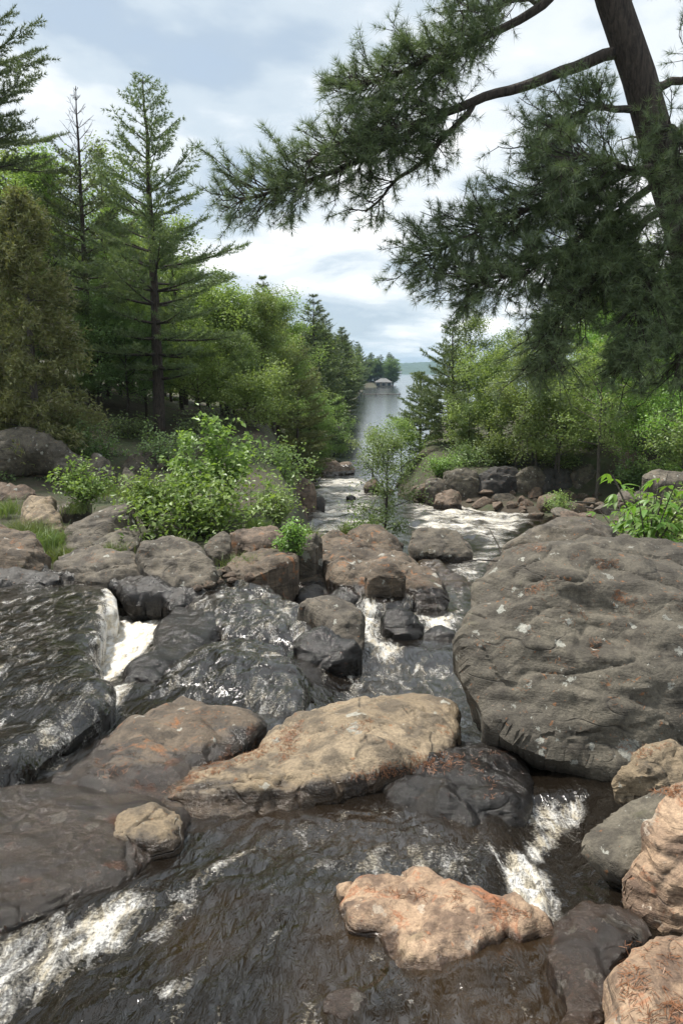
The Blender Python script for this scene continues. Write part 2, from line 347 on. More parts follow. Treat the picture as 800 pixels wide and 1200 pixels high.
M['roof'] = plain('roof_shingles', (0.15, 0.15, 0.15)); M['wallw'] = plain('boathouse_wall', (0.13, 0.10, 0.08)); M['trim'] = plain('white_trim', (0.6, 0.6, 0.57), 0.6, 0.08)
M['glass'] = plain('dark_glass', (0.02, 0.025, 0.03), 0.1); M['wood'] = plain('weathered_wood', (0.16, 0.14, 0.12)); M['litter'] = leaf_mat('fallen_needles', (0.10, 0.045, 0.022), (0.26, 0.115, 0.05), 0.1, 0.03)

# ------------------------------------------------------------------ terrain
LX_Y = [0, 11.6, 12.3, 13.2, 16, 21, 28, 33, 40, 50, 57, 70, 100, 200, 300, 362, 378, 400, 430, 600, 7000]
LX_X = [-14, -12, -1.9, -1.0, -0.8, -0.8, -1.0, -1.3, -1.9, -3.0, -1.2, 0.3, 1.4, 4.6, 9.5, 12.5, 27, 27, -60, -500, -4000]
RX_Y = [0, 3, 5, 8, 10, 14, 20, 28, 31, 33, 36, 45, 60, 100, 140, 200, 400, 7000]
RX_X = [2.6, 2.3, 2.0, 2.2, 2.6, 3.0, 4.7, 6.6, 6.8, 4.6, 3.0, 2.6, 5.0, 11, 30, 90, 500, 5000]
def land(X, Y):
    X, Y = np.asarray(X, float), np.asarray(Y, float)
    zr = rz(Y)
    zl = np.interp(Y, [0, 5, 9, 11, 12.3, 14, 15.5, 17, 19.5, 21.5, 25, 30, 40, 60, 100, 400], [5.2, 4.6, 3.9, 3.45, 3.45, 3.48, 3.6, 3.7, 3.8, 3.95, 4.4, 5.1, 5.2, 2.2, 1.2, 1.2])
    zrr = np.interp(Y, [0, 5, 10, 15, 22, 30, 34.6, 36.4, 45, 60, 100], [4.8, 4.1, 3.6, 3.2, 2.4, 1.35, 1.2, 2.35, 2.7, 1.8, 1.2])
    dl = np.interp(Y, LX_Y, LX_X) - X; dr = X - np.interp(Y, RX_Y, RX_X)
    d = np.maximum(dl, dr); tgt = np.where(dl > dr, zl, zrr)
    inl = np.maximum(d - 6, 0); hill = 26 * (1 - np.exp(-inl / 95.0)) * sstep(14, 34, Y)
    bed = zr - 0.8
    p = np.stack([X * 0.7, Y * 0.7, X * 0], -1).reshape(-1, 3)
    nz = (fbm(p, 3, 5) * 0.13).reshape(X.shape)
    k = sstep(-0.5, np.interp(Y, [0, 22, 30, 60], [1.1, 1.1, 2.4, 3.0]), d)
    return bed + (tgt + hill - bed) * k + nz * k
def land_at(px, Y):
    X = (px - CX) / F * Y / CP          # near enough: iterate with the height
    for _ in range(6):
        z = float(land(np.array([X]), np.array([Y]))[0])
        dep = Y * CP - (z - CAM[2]) * SP; X = (px - CX) / F * dep
    return np.array([X, Y, z])
def on_ground(px, py):
    d = ray(px, py); Ys = np.concatenate([np.arange(2, 12, 0.05), np.arange(12, 90, 0.12)])
    P = CAM + d[None] * (Ys / d[1])[:, None]
    h = np.maximum(land(P[:, 0], P[:, 1]), rz(P[:, 1])); i = int(np.argmax(P[:, 2] < h)); return P[i]
yy = np.concatenate([np.linspace(-12, 6, 40), 6 * (60 / 6) ** (np.arange(1, 220) / 219), 60 * (3000 / 60) ** (np.arange(1, 70) / 69)])
u = np.linspace(-1, 1, 215); xx = np.sinh(u * 6.3) * (1500 / np.sinh(6.3))
GX, GY = np.meshgrid(xx, yy); GZ = land(GX, GY)
nyy, nxx = GX.shape
I, J = np.meshgrid(np.arange(nyy - 1), np.arange(nxx - 1), indexing='ij')
GF = np.stack([I * nxx + J, I * nxx + J + 1, (I + 1) * nxx + J + 1, (I + 1) * nxx + J], -1).reshape(-1, 4)
tag(obj('ground', mk_mesh('ground', np.stack([GX, GY, GZ], -1).reshape(-1, 3), [GF], M['floor'])), kind='structure')
# lake
lk = np.array([[-6000, 57.6, 0], [6000, 57.6, 0], [6000, 9000, 0], [-6000, 9000, 0]], float)
tag(obj('lake', mk_mesh('lake', lk, [[[0, 1, 2, 3]]], M['lake'])), kind='structure')
# far wooded hills across the lake
hx = np.linspace(-3500, 3500, 500); hy = np.linspace(2400, 3600, 30); HX, HY = np.meshgrid(hx, hy)
v_ = (HY - 2400) / 1200
ridge = 44 + 9 * fbm(np.stack([hx / 420, hx * 0, hx * 0], -1), 4, 3)[None, :] + 0 * HX
HZ = ridge * np.sin(np.clip(v_ * 1.6, 0, 1) * math.pi / 2) + 4.5 * fbm(np.stack([HX / 14, HY / 40, HX * 0], -1).reshape(-1, 3), 3, 9).reshape(HX.shape) * sstep(0, 0.2, v_) - 2 * (v_ < 0.001)
a, b = HX.shape; I, J = np.meshgrid(np.arange(a - 1), np.arange(b - 1), indexing='ij')
tag(obj('hills', mk_mesh('hills', np.stack([HX, HY, HZ], -1).reshape(-1, 3), [np.stack([I * b + J, I * b + J + 1, (I + 1) * b + J + 1, (I + 1) * b + J], -1).reshape(-1, 4)], M['hill'], smooth=False)), kind='structure')

# ------------------------------------------------------------------ river
FOAM = [  # polygon in photograph pixels (laid on the river), strength, soft edge in metres
 ([(137,715),(155,705),(195,702),(210,712),(190,722),(188,745),(165,770),(140,795),(115,805),(104,797),(113,765),(120,730)], 1.0, 0.2),
 ([(142,711),(196,704),(236,704),(275,690),(330,694),(300,712),(209,721),(169,717)], 0.62, 0.15),
 ([(125,812),(165,808),(142,839),(111,862),(67,900),(30,915),(40,885),(88,865),(120,842)], 0.66, 0.15),
 ([(418,714),(444,721),(446,748),(470,758),(459,770),(440,766),(422,745)], 1.0, 0.3),
 ([(471,706),(490,721),(521,722),(540,715),(537,744),(498,745),(490,729)], 0.92, 0.35),
 ([(592,993),(612,985),(640,1005),(662,1040),(660,1068),(640,1082),(608,1068),(590,1050)], 0.85, 0.09),
 ([(606,930),(683,928),(686,946),(660,960),(650,985),(625,1000),(612,985),(630,955),(612,945)], 0.72, 0.08),
 ([(0,1090),(60,1075),(150,1050),(200,1050),(170,1100),(120,1140),(60,1165),(0,1210),(-60,1200),(-60,1100)], 0.66, 0.25),
 ([(140,1120),(210,1040),(260,1010),(330,985),(250,1040),(190,1110)], 0.58, 0.12),
 ([(140,1165),(210,1150),(260,1110),(225,1170),(150,1185)], 0.55, 0.08),
 ([(330,1020),(450,985),(600,985),(600,1050),(480,1030),(400,1030)], 0.46, 0.15),
 ([(240,1010),(340,960),(470,940),(600,975),(590,990),(450,985),(320,1010)], 0.32, 0.2),
 ([(130,1195),(260,1170),(420,1160),(480,1215),(300,1240),(130,1240)], 0.30, 0.15),
 ([(380,765),(470,760),(545,775),(560,830),(500,840),(400,830)], 0.42, 0.3),
 ([(365,560),(440,560),(450,600),(430,625),(350,625),(355,595)], 0.68, 1.2),
 ([(365,571),(440,566),(440,578),(365,580)], 0.55, 0.8),
 ([(470,590),(560,592),(625,605),(600,640),(560,645),(540,625),(480,618)], 0.66, 1.0),
 ([(520,655),(600,640),(585,660),(560,690),(530,720),(520,690)], 0.6, 0.6),
 ([(355,790),(400,770),(470,760),(440,790),(380,805)], 0.34, 0.3),
 ([(0,690),(120,690),(115,750),(0,770)], 0.3, 0.3),
]
BROWN = [([(440,1095),(560,1085),(660,1090),(680,1200),(640,1260),(430,1260),(480,1160)], 0.28, 0.12),
         ([(240,960),(330,950),(520,950),(600,985),(480,1000),(300,1020)], 0.14, 0.2),
         ([(180,1090),(260,1050),(330,1060),(300,1130),(200,1150)], 0.19, 0.15), ([(360,1060),(410,1050),(460,1130),(400,1200),(330,1200)], 0.25, 0.2),
         ([(480,655),(560,690),(520,690)], 0.33, 0.4)]
DEPTH = [
 ([(140,815),(175,765),(200,722),(250,690),(330,695),(380,735),(380,775),(370,830),(330,868),(180,868)], 0.10, 0.3),  # hollows and steps in the river surface, metres
 ([(137,715),(195,702),(190,722),(188,745),(140,795),(104,805),(113,765),(120,730)], -0.05, 0.2),
 ([(380,770),(470,765),(560,780),(560,850),(520,850),(400,840)], -0.12, 0.4),
 ([(600,930),(690,930),(690,1050),(640,1082),(600,1060)], -0.10, 0.15)]
ny, nx = 560, 430
ry = 1.5 * (60 / 1.5) ** (np.arange(ny) / (ny - 1)); rx = np.linspace(-0.78, 0.78, nx)
RX, RY = np.meshgrid(rx, ry); RX = RX * (RY + 0.6)
P2 = np.stack([RX.ravel(), RY.ravel()], -1)
def zone(tab, P, comb='max'):
    out = np.zeros(len(P))
    for poly, s, e in tab:
        q = river_xy(poly); lo, hi = q.min(0) - e - 0.05, q.max(0) + e + 0.05
        m = ((P >= lo) & (P <= hi)).all(1)
        if not m.any(): continue
        w = sstep(-e, e, poly_sd(P[m], q)) * s
        out[m] = np.maximum(out[m], w) if comb == 'max' else out[m] + w
    return out
foam = np.maximum(zone(FOAM, P2), 0.12 + 0.14 * fbm(np.stack([P2[:, 0] * .8, P2[:, 1] * .5, 0 * P2[:, 0]], -1), 3, 91)); brown = zone(BROWN, P2); dep = zone(DEPTH, P2, 'add')  # base level: stray foam flecks and painted sparkle on the ripples
Yv = P2[:, 1]; wq = np.stack([P2[:, 0], P2[:, 1], 0 * Yv], -1)
warp = np.stack([fbm(wq * 0.9, 2, 51), fbm(wq * 0.9, 2, 57), 0 * Yv], -1)
ca, sa = math.cos(0.5), math.sin(0.5)
fq = np.stack([(wq[:, 0] * ca - wq[:, 1] * sa) * 1.0, (wq[:, 0] * sa + wq[:, 1] * ca) * 0.45, 0 * Yv], -1) + warp * 0.45
def waves(p3, seed=0):
    """running-water relief: warped crests about 30, 13 and 6 cm apart, drawn out along the current"""
    w_ = 0.22 * np.stack([fbm(p3 * 1.3, 2, seed + 51), fbm(p3 * 1.3, 2, seed + 57), 0 * p3[:, 0]], -1)
    q_ = p3 + w_; r_ = np.stack([q_[:, 0] * ca - q_[:, 1] * sa, (q_[:, 0] * sa + q_[:, 1] * ca) * 0.5, q_[:, 2] * .6], -1)
    return 0.030 * fbm(r_ * 3.3, 1, seed + 5) + 0.015 * (1 - 2 * np.abs(perlin(r_ * 6.5, seed + 8))) + 0.0075 * (1 - 2 * np.abs(perlin(r_ * 14, seed + 12)))
turb = 0.55 + 0.55 * fbm(wq * 0.6, 2, 77) + 0.5 * np.clip(foam - .25, 0, 0.6)
amp = np.clip(turb, 0.2, 1.3) * (1 - 0.9 * sstep(42, 58, Yv))
nearf = 1 - sstep(9, 26, Yv)
zz = rz(Yv) + dep + amp * (1.25 * waves(wq) + 0.05 * fbm(fq * 1.1, 2, 5))
zz += np.clip(foam - .25, 0, 1) * 0.085 * fbm(fq * 7, 3, 21) * nearf + (1 - nearf) * amp * 0.17 * fbm(wq * np.array([1.2, 0.7, 1]), 3, 33)
I, J = np.meshgrid(np.arange(ny - 1), np.arange(nx - 1), indexing='ij')
RF = np.stack([I * nx + J, I * nx + J + 1, (I + 1) * nx + J + 1, (I + 1) * nx + J], -1).reshape(-1, 4)
tag(obj('river', mk_mesh('river', np.stack([P2[:, 0], P2[:, 1], zz], -1), [RF], M['water'], pattr={'foam': foam, 'brown': brown, 'far': 1 - nearf})), kind='structure')

# ------------------------------------------------------------------ traced rocks
ROCKS = []           # (object, world verts, tris) for scattering litter
def catmull(P, step):
    P = np.asarray(P, float); n = len(P); out = []
    for i in range(n):
        p0, p1, p2, p3 = P[i - 1], P[i], P[(i + 1) % n], P[(i + 2) % n]
        k = max(1, int(np.linalg.norm(p2 - p1) / step)); t = (np.arange(k) / k)[:, None]
        c = 0.5 * (2 * p1 + (p2 - p0) * t + (2 * p0 - 5 * p1 + 4 * p2 - p3) * t ** 2 + (3 * p1 - p0 - 3 * p2 + p3) * t ** 3)
        out.append(0.3 * c + 0.7 * (p1 + (p2 - p1) * t))
    return np.concatenate(out)
def vnormals(V, T):
    n = np.cross(V[T[:, 1]] - V[T[:, 0]], V[T[:, 2]] - V[T[:, 0]]); o = np.zeros_like(V)
    for k in range(3): np.add.at(o, T[:, k], n)
    return o / (np.linalg.norm(o, axis=1)[:, None] + 1e-12)
def rock(name, label, pts, mat='grey', slope=20, top=0.35, bot=0.8, Y=None, dz=0.0, roll=0.0, rimw=0.75, rough=1.0, sp=2.7, skirt=None, wet=0.0, wl=0.14, cat='rock', crease=0.35, steps=1.0, facets=14, fcut=0.15, group=None, film=None, seed=None):
    """a stone whose outline is traced on the plane of its upper face; the plane starts where the stone meets the
    river (or at distance Y) and rises away from the viewer by `slope`; the body swells above and below that plane"""
    seed = seed if seed is not None else (len(ROCKS) * 7 + 3)
    pts = np.array(pts, float); lowi = int(np.argmax(pts[:, 1])); bx, by = pts[lowi]
    P0 = at(bx, by, Y) if Y is not None else on_river(bx, by, dz)
    if Y is None: slope = slope - math.degrees(math.atan((rz(P0[1] - .5) - rz(P0[1] + .5))))
    n = np.array([-math.sin(math.radians(roll)), -math.sin(math.radians(slope)), math.cos(math.radians(slope))]); n /= np.linalg.norm(n)
    D = ray(pts[:, 0], pts[:, 1]); tt = ((P0 - CAM) @ n) / (D @ n); Q = CAM + D * tt[:, None]
    ex = np.cross([0, 1, 0], n); ex /= np.linalg.norm(ex); ey = np.cross(n, ex)
    q = np.stack([(Q - P0) @ ex, (Q - P0) @ ey], -1)
    dist = np.linalg.norm(P0 - CAM); s = sp * dist / F
    area = 0.5 * np.sum(q[:, 0] * np.roll(q[:, 1], -1) - np.roll(q[:, 0], -1) * q[:, 1])
    if area < 0: q = q[::-1]
    oq = catmull(q, s)
    o3 = np.concatenate([oq, np.zeros((len(oq), 1))], 1)
    size = math.sqrt(abs(area))
    oq = oq + 0.035 * size * rough * np.stack([fbm(o3 * 2.2 / size, 3, seed), fbm(o3 * 2.2 / size, 3, seed + 5)], -1)
    lo, hi = oq.min(0), oq.max(0)
    while (hi - lo).prod() / (s * s) > 20000: s *= 1.1
    gx, gy = np.meshgrid(np.arange(lo[0], hi[0], s), np.arange(lo[1], hi[1], s * 0.87)); gx[1::2] += s / 2
    g = np.stack([gx.ravel(), gy.ravel()], -1) + RNG.uniform(-0.2, 0.2, (gx.size, 2)) * s
    g = g[poly_sd(g, oq) > s * 0.45]
    allp = np.concatenate([oq, g]); nb = len(oq)
    r = delaunay_2d_cdt([Vector(p) for p in allp], [(i, (i + 1) % nb) for i in range(nb)], [], 1, 1e-6, False)
    v2 = np.array([[p.x, p.y] for p in r[0]]); tri = np.array([f for f in r[2] if len(f) == 3])
    a = v2[tri[:, 1]] - v2[tri[:, 0]]; b = v2[tri[:, 2]] - v2[tri[:, 0]]
    flip = (a[:, 0] * b[:, 1] - a[:, 1] * b[:, 0]) < 0; tri[flip] = tri[flip][:, ::-1]
    d = np.maximum(poly_sd(v2, oq), 0); d[d < s * 0.2] = 0; inr = d.max(); w = inr * rimw
    t = np.clip(d / w, 0, 1); prof = (1 - (1 - t) ** 2.2) ** 0.8
    ht = top * inr * (prof + 0.15 * d / inr); hb = bot * inr * np.sqrt(t + 0.0) * 1.0
    up = n; base3 = P0 + v2[:, :1] * ex + v2[:, 1:] * ey
    Vt = base3 + ht[:, None] * up; rim = d <= 0
    tri = tri[~rim[tri].all(1)]
    idx = np.arange(len(v2)); bmap = np.where(rim, idx, 0); inner = np.where(~rim)[0]; bmap[inner] = len(v2) + np.arange(len(inner))
    dn = -n * 0.55 + np.array([0, 0, -0.75]); dn /= np.linalg.norm(dn)
    Vb = base3[inner] + hb[inner, None] * dn
    if skirt is None: skirt = True
    if skirt:
        gz = rz(Vb[:, 1]) if Y is None else np.minimum(land(Vb[:, 0], Vb[:, 1]), Vb[:, 2])
        Vb[:, :2] = base3[inner, :2]; Vb[:, 2] = np.minimum(Vb[:, 2], gz - 0.25)
    V = np.concatenate([Vt, Vb]); T = np.concatenate([tri, bmap[tri][:, ::-1]])
    rk = np.random.default_rng(seed + 1000); cen = V.mean(0); inv = n * 0.6 + np.array([0, -.3, .3])
    for _ in range(facets):
        f_ = rk.normal(size=3) * .75 + inv; f_ /= np.linalg.norm(f_); pr = (V - cen) @ f_; ph = pr.max()
        e_ = np.maximum(pr - (ph - rk.uniform(.03, fcut) * min(size, 1.5 * inr)), 0); V = V - e_[:, None] * f_ * .94
    vn = vnormals(V, T); p = V / size
    sq = V * np.array([0.8, 0.8, 2.6]) / size
    disp = 0.055 * fbm(p * 1.7, 4, seed + 11) + 0.02 * (ridged(sq * 3.1, 3, seed + 13) - 0.5) + 0.008 * fbm(p * 12, 3, seed + 17)
    ax_ = np.array([math.sin(seed * 1.7) * .6, math.cos(seed * 1.7) * .6 + .3, 1.0]); ax_ /= np.linalg.norm(ax_)
    for fr_, am_, sd_ in ((2.6, .05, 29), (6.5, .02, 37)):      # broken layers: long rise, sudden drop
        qq = p @ ax_ * fr_ + 0.55 * fbm(p * 1.6, 3, seed + sd_); fq_ = qq - np.floor(qq); lay = perlin(np.stack([np.floor(qq) * 3.7 + .5, p[:, 0] * 1.3, p[:, 1] * 1.3], -1), seed + sd_)
        disp += steps * am_ * (fq_ - sstep(.82, 1.0, fq_) * 1.0 + 0.6 * lay)
    wq_ = sq + 0.25 * np.stack([fbm(p * 2.5, 2, seed + 19)] * 3, -1)
    cr = perlin(wq_ * 2.3, seed + 23); disp -= crease * 0.035 * np.exp(-(cr / 0.03) ** 2)
    # broken faces: a few slanting planes shave the body
    V = V + vn * (disp * size * rough)[:, None]
    wl_ = V[:, 2] - rz(V[:, 1]); wetv = np.clip(1 - (wl_ - wl) / 0.2, 0, 1); wetv = np.maximum(wetv, wet)
    if Y is not None and wet == 0: wetv = wetv * 0
    org = np.array([V[:, 0].mean(), V[:, 1].mean(), V[:, 2].min()])
    pa = {'wet': wetv}
    if film is not None:
        fx = V[:, :2]; pa = {'foam': np.full(len(V), film) + 0 * wetv, 'brown': np.zeros(len(V))}  # pale veil on the film: thin foam plus painted grey-white sky sheen
        V = V + vn * waves(V)[:, None] * 0.7; pa['far'] = 0 * wetv
        fz = zone(FOAM, fx); pa['foam'] = np.maximum(pa['foam'], fz * 0.9)
    me = mk_mesh(name, V - org, [T], M['water'] if film is not None else M[mat], pattr=pa)
    me.set_sharp_from_angle(angle=math.radians(38))
    o = tag(obj(name, me, loc=org), label, cat, group); ROCKS.append((o, V, T)); return o

# --- running-water slabs and stones in the river
rock('ledge', 'broad black rock ledge under a sheet of running water, white trough along its edge', [(-120,690),(0,685),(20,681),(67,685),(111,687),(135,703),(135,722),(121,727),(116,751),(100,775),(106,797),(104,804),(125,812),(127,825),(111,842),(81,862),(44,889),(20,913),(0,922),(-120,960)], slope=5.5, top=0.07, bot=0.6, rimw=0.12, rough=0.3, facets=0, film=0.36, cat='rock ledge')
rock('rock', 'dark greenish wet slab slanting between the white trough and the water dome', [(190,727),(205,719),(226,724),(264,727),(265,743),(238,769),(211,792),(184,810),(157,814),(132,814),(152,795),(182,765),(188,747)], 'dark', slope=4, top=0.22, bot=0.9, rimw=0.5, rough=0.8, facets=6, wet=0.75)
rock('ledge', 'upper domed black rock with rippling water film beside the grey mossy boulder', [(212,718),(246,688),(285,685),(320,692),(333,706),(366,720),(382,733),(384,765),(374,785),(343,764),(293,752),(250,754),(232,740)], slope=6, top=0.15, bot=1.0, rimw=0.8, rough=0.5, facets=5, film=0.44, cat='rock ledge')
rock('ledge', 'lower domed black rock with streaked water film above the tan slabs', [(165,856),(150,835),(185,805),(225,772),(273,751),(327,758),(362,787),(376,807),(366,820),(357,845),(335,870),(280,872),(220,870)], slope=4, top=0.12, bot=0.9, rimw=0.8, rough=0.5, facets=5, film=0.36, cat='rock ledge')
rock('boulder', 'rounded grey mossy boulder above a black gap in midstream', [(347,711),(378,704),(405,709),(422,722),(426,752),(408,768),(388,775),(378,760),(378,737),(362,718)], 'greyb', slope=22, top=0.5, bot=1.2, rough=0.8, wl=0.05, cat='boulder')
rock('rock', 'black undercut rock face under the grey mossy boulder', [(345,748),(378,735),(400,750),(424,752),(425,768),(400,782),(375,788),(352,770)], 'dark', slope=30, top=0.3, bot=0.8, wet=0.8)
rock('rock', 'broad tan brown slab with pine needles in its crack', [(72,912),(110,884),(145,858),(212,820),(270,815),(303,832),(310,850),(276,884),(222,910),(190,938),(140,946),(90,940)], 'brown', slope=6, top=0.16, bot=0.8, rimw=0.45, rough=0.6, facets=6, dz=0.03, wl=0.12)
rock('rock', 'long dry tan slab with a curving crack, needles along its edge', [(178,942),(226,906),(298,878),(335,848),(370,838),(400,836),(445,829),(482,825),(520,832),(533,858),(528,886),(484,900),(422,914),(362,934),(302,953),(260,963),(210,958)], 'tan', slope=6, top=0.16, bot=0.9, rimw=0.45, rough=0.75, facets=6, dz=0.03, wl=0.06)
rock('rock', 'low wet mottled rock beside the foam swirls', [(-80,940),(0,934),(60,929),(140,940),(190,945),(218,955),(222,972),(205,992),(170,1013),(120,1042),(60,1063),(0,1092),(-80,1110)], 'brown', slope=2, top=0.10, bot=0.6, rimw=0.3, rough=0.5, facets=3, wet=0.62)
rock('rock', 'small dry tan knob on the low wet rock', [(122,970),(150,955),(176,942),(195,946),(214,950),(222,968),(213,990),(185,1000),(150,1004),(128,996)], 'tan', slope=9, top=0.22, bot=0.9, rough=0.9, dz=0.06, wl=0.03)
rock('rock', 'half sunken pinkish tan rock with rough edge and brown water around it', [(395,1038),(430,1028),(500,1030),(560,1045),(600,1062),(640,1080),(652,1094),(600,1094),(567,1104),(532,1132),(502,1152),(475,1146),(455,1122),(448,1097),(415,1086),(405,1062)], 'pink', slope=3, top=0.16, bot=0.9, rimw=0.45, rough=0.9, facets=7, dz=0.0, wl=-0.04)
rock('rock', 'rusty brown wet rock with water streaming over it beside the white fall', [(652,1080),(680,1060),(730,1062),(765,1082),(735,1112),(708,1150),(700,1200),(690,1260),(655,1240),(662,1170),(645,1120)], 'redb', slope=8, top=0.2, bot=0.8, wet=0.72, rough=0.9, rimw=0.5)
rock('rock', 'pink rock speckled with orange needles under the pale craggy boulder', [(900,1090),(800,1098),(768,1096),(737,1114),(712,1150),(724,1180),(712,1215),(720,1290),(900,1290)], 'pink', slope=6, top=0.25, bot=0.9, rough=0.8, rimw=0.5, dz=0.10, wl=-0.05)
rock('rock', 'tiny reddish rock breaking the brown water', [(385,1165),(410,1158),(430,1170),(425,1190),(395,1198),(378,1185)], 'redb', slope=6, top=0.25, bot=0.8, wet=0.45, sp=2.5)
rock('rock', 'black wet rock with reddish needles between the tan slab and the big boulder', [(448,908),(500,890),(540,876),(590,880),(614,910),(616,952),(600,978),(560,974),(500,955),(455,934)], 'dark', slope=2, top=0.14, bot=0.8, dz=-0.02, rimw=0.5, fcut=.08, wet=0.75, rough=1.0)
# --- right-hand boulders
rock('boulder', 'huge grey boulder mottled with pale lichen and rusty needles', [(549,748),(558,695),(586,660),(626,641),(662,634),(720,632),(800,648),(890,690),(930,790),(890,868),(800,884),(760,889),(730,896),(690,893),(626,872),(584,844),(553,798)], 'grey', slope=33, top=0.34, bot=0.95, facets=9, fcut=0.09, Y=5.2, rough=0.8, steps=0.6, skirt=False, rimw=0.8, cat='boulder', sp=2.9, seed=41)
rock('boulder', 'smooth olive grey boulder behind the huge lichen boulder', [(588,648),(600,622),(625,608),(665,604),(705,607),(718,622),(722,650),(660,660),(610,660)], 'greyb', slope=35, top=0.35, bot=0.9, Y=10.5, rough=0.6, cat='boulder')
rock('rock', 'dark rock nub at the upstream edge of the huge lichen boulder', [(568,670),(576,656),(592,650),(600,658),(596,674),(578,682)], 'greyb', slope=35, top=0.5, bot=1.0, Y=8.6)
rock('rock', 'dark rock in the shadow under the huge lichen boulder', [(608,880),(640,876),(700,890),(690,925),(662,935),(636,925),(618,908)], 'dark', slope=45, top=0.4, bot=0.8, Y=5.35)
rock('rock', 'layered tan wedge rock propping the huge lichen boulder', [(717,912),(738,892),(754,880),(782,869),(800,882),(840,900),(810,922),(760,930),(724,934)], 'tan', slope=30, top=0.5, bot=1.0, Y=4.45, rough=1.3, skirt=False)
rock('boulder', 'smooth dark grey boulder beneath the layered wedge rock', [(680,985),(690,960),(728,932),(770,920),(815,925),(850,960),(815,1015),(765,1043),(735,1043),(705,1017)], 'grey', slope=42, top=0.5, bot=1.0, dz=0.04, rough=0.6, steps=0.4, skirt=False, wl=-.05, cat='boulder')
rock('boulder', 'pale craggy pinkish boulder leaning on the smooth dark grey boulder', [(728,1030),(740,1010),(755,990),(765,955),(790,925),(840,915),(920,1000),(900,1120),(805,1104),(780,1082),(745,1056)], 'pink', slope=45, top=0.45, bot=1.0, Y=3.05, rough=1.1, skirt=False, cat='boulder', sp=2.6)
# --- rocks of the midstream outcrop
rock('boulder', 'smooth brown whaleback rock below the small bright green bush', [(248,690),(285,673),(323,664),(355,650),(374,648),(390,660),(397,686),(380,698),(343,706),(316,697),(273,692)], 'brown', slope=13, top=0.22, bot=0.9, rough=0.9, fcut=.2, dz=0.05, wl=0.2, cat='boulder')
rock('boulder', 'long pinkish brown whaleback rock sloping to the white cascade', [(370,652),(365,640),(374,629),(400,631),(435,642),(470,655),(500,670),(512,690),(517,708),(505,721),(482,712),(470,692),(440,697),(400,692),(388,670)], 'brown', slope=11, top=0.22, bot=0.9, rough=1.1, fcut=.2, dz=0.02, wl=0.26, cat='boulder')
rock('rock', 'blunt brown block leaning on the long whaleback rock', [(426,678),(436,659),(459,660),(476,673),(472,686),(447,694),(428,693)], 'brown', slope=35, top=0.4, bot=0.8, Y=12.2)
rock('rock', 'small dark stone at the foot of the brown whaleback rock', [(345,704),(352,690),(372,684),(380,694),(374,706),(358,710)], 'dark', slope=30, top=0.4, bot=0.8, wet=0.5)
rock('rock', 'narrow black stone wedged below the brown block', [(380,706),(392,690),(420,692),(432,700),(410,712),(392,714)], 'dark', slope=20, top=0.4, bot=0.8, wet=0.7)
rock('rock', 'black glistening stone splitting the middle cascade', [(444,728),(455,718),(472,713),(490,724),(496,740),(484,750),(459,750),(448,742)], 'dark', slope=28, top=0.5, bot=1.0, wet=0.8)
rock('ledge', 'sloping black shelf with water sliding off it into the middle cascade', [(405,712),(436,692),(470,684),(483,700),(476,718),(446,730),(424,724)], slope=10, top=0.25, bot=0.8, film=0.36, rough=0.7, cat='rock ledge')
rock('rock', 'low black stone awash below the middle cascade', [(494,746),(503,738),(520,737),(536,742),(533,752),(505,753)], 'dark', slope=10, top=0.4, bot=0.8, wet=0.8)
rock('boulder', 'squared grey brown block lying in the rapids behind the sapling islet', [(480,642),(484,623),(505,618),(540,626),(551,633),(551,650),(542,659),(515,655),(485,650)], 'greyb', slope=42, top=0.35, bot=0.9, rough=0.7, rimw=0.45, cat='boulder', wl=0.05)
rock('rock', 'brown islet rock carrying the slender sapling', [(400,634),(412,624),(437,619),(466,634),(472,648),(458,656),(432,648),(412,640)], 'brown', slope=18, top=0.4, bot=1.0, dz=0.1, wl=0.02)
rock('rock', 'tan sill rock awash beside the squared block', [(487,662),(500,658),(528,670),(562,690),(550,695),(512,684)], 'tan', slope=1, top=0.06, bot=0.5, dz=-0.03, wet=0.5)
# --- left bank
LB = lambda y: float(np.interp(y, [520, 555, 575, 600, 620, 645, 675, 700], [25, 21.5, 19.5, 17, 15.5, 14, 12.3, 11.3]))
def bank(label, pts, mat='greyb', slope=32, top=0.26, bot=0.9, name='rock', cat='rock', **k):
    y = max(p[1] for p in pts); return rock(name, label, pts, mat, slope, top, bot, Y=k.pop('Y', LB(y)), cat=cat, rimw=k.pop('rimw', .42), fcut=k.pop('fcut', .2), **k)
bank('low wet black shelf along the top of the black ledge', [(8,686),(28,673),(52,669),(82,676),(120,675),(140,671),(175,676),(205,688),(242,690),(246,702),(212,716),(190,706),(150,706),(135,694),(100,688),(60,684)], 'dark', slope=8, top=0.3, wet=0.6, Y=11.3, skirt=False, facets=0, rough=0.8)
bank('dark wet rock under the reddish rounded rock', [(-80,672),(-10,668),(25,674),(62,680),(66,690),(25,696),(-80,700)], 'dark', slope=14, top=0.3, wet=0.5, Y=11.6, facets=4)
bank('reddish brown rounded rock below the grass on the far bank', [(-60,605),(0,612),(32,620),(46,638),(62,654),(56,670),(25,678),(0,672),(-60,680)], 'brown', slope=15)
bank('flat brown rock with an orange needle patch above the wet shelf', [(52,668),(65,652),(88,646),(118,640),(140,650),(150,644),(160,655),(178,674),(150,679),(120,680),(75,680)], 'greyb', slope=9, rough=0.8)
bank('large domed brown grey rock with a slanting seam', [(72,642),(75,620),(80,605),(105,594),(140,588),(160,592),(162,610),(137,619),(120,632),(100,645),(82,648)], 'greyb', slope=23, rough=0.7, cat='boulder', name='boulder')
bank('grey slab below the slanting seam of the domed rock', [(98,648),(120,634),(140,621),(162,612),(168,632),(150,645),(125,647)], 'grey', slope=14, rough=0.9)
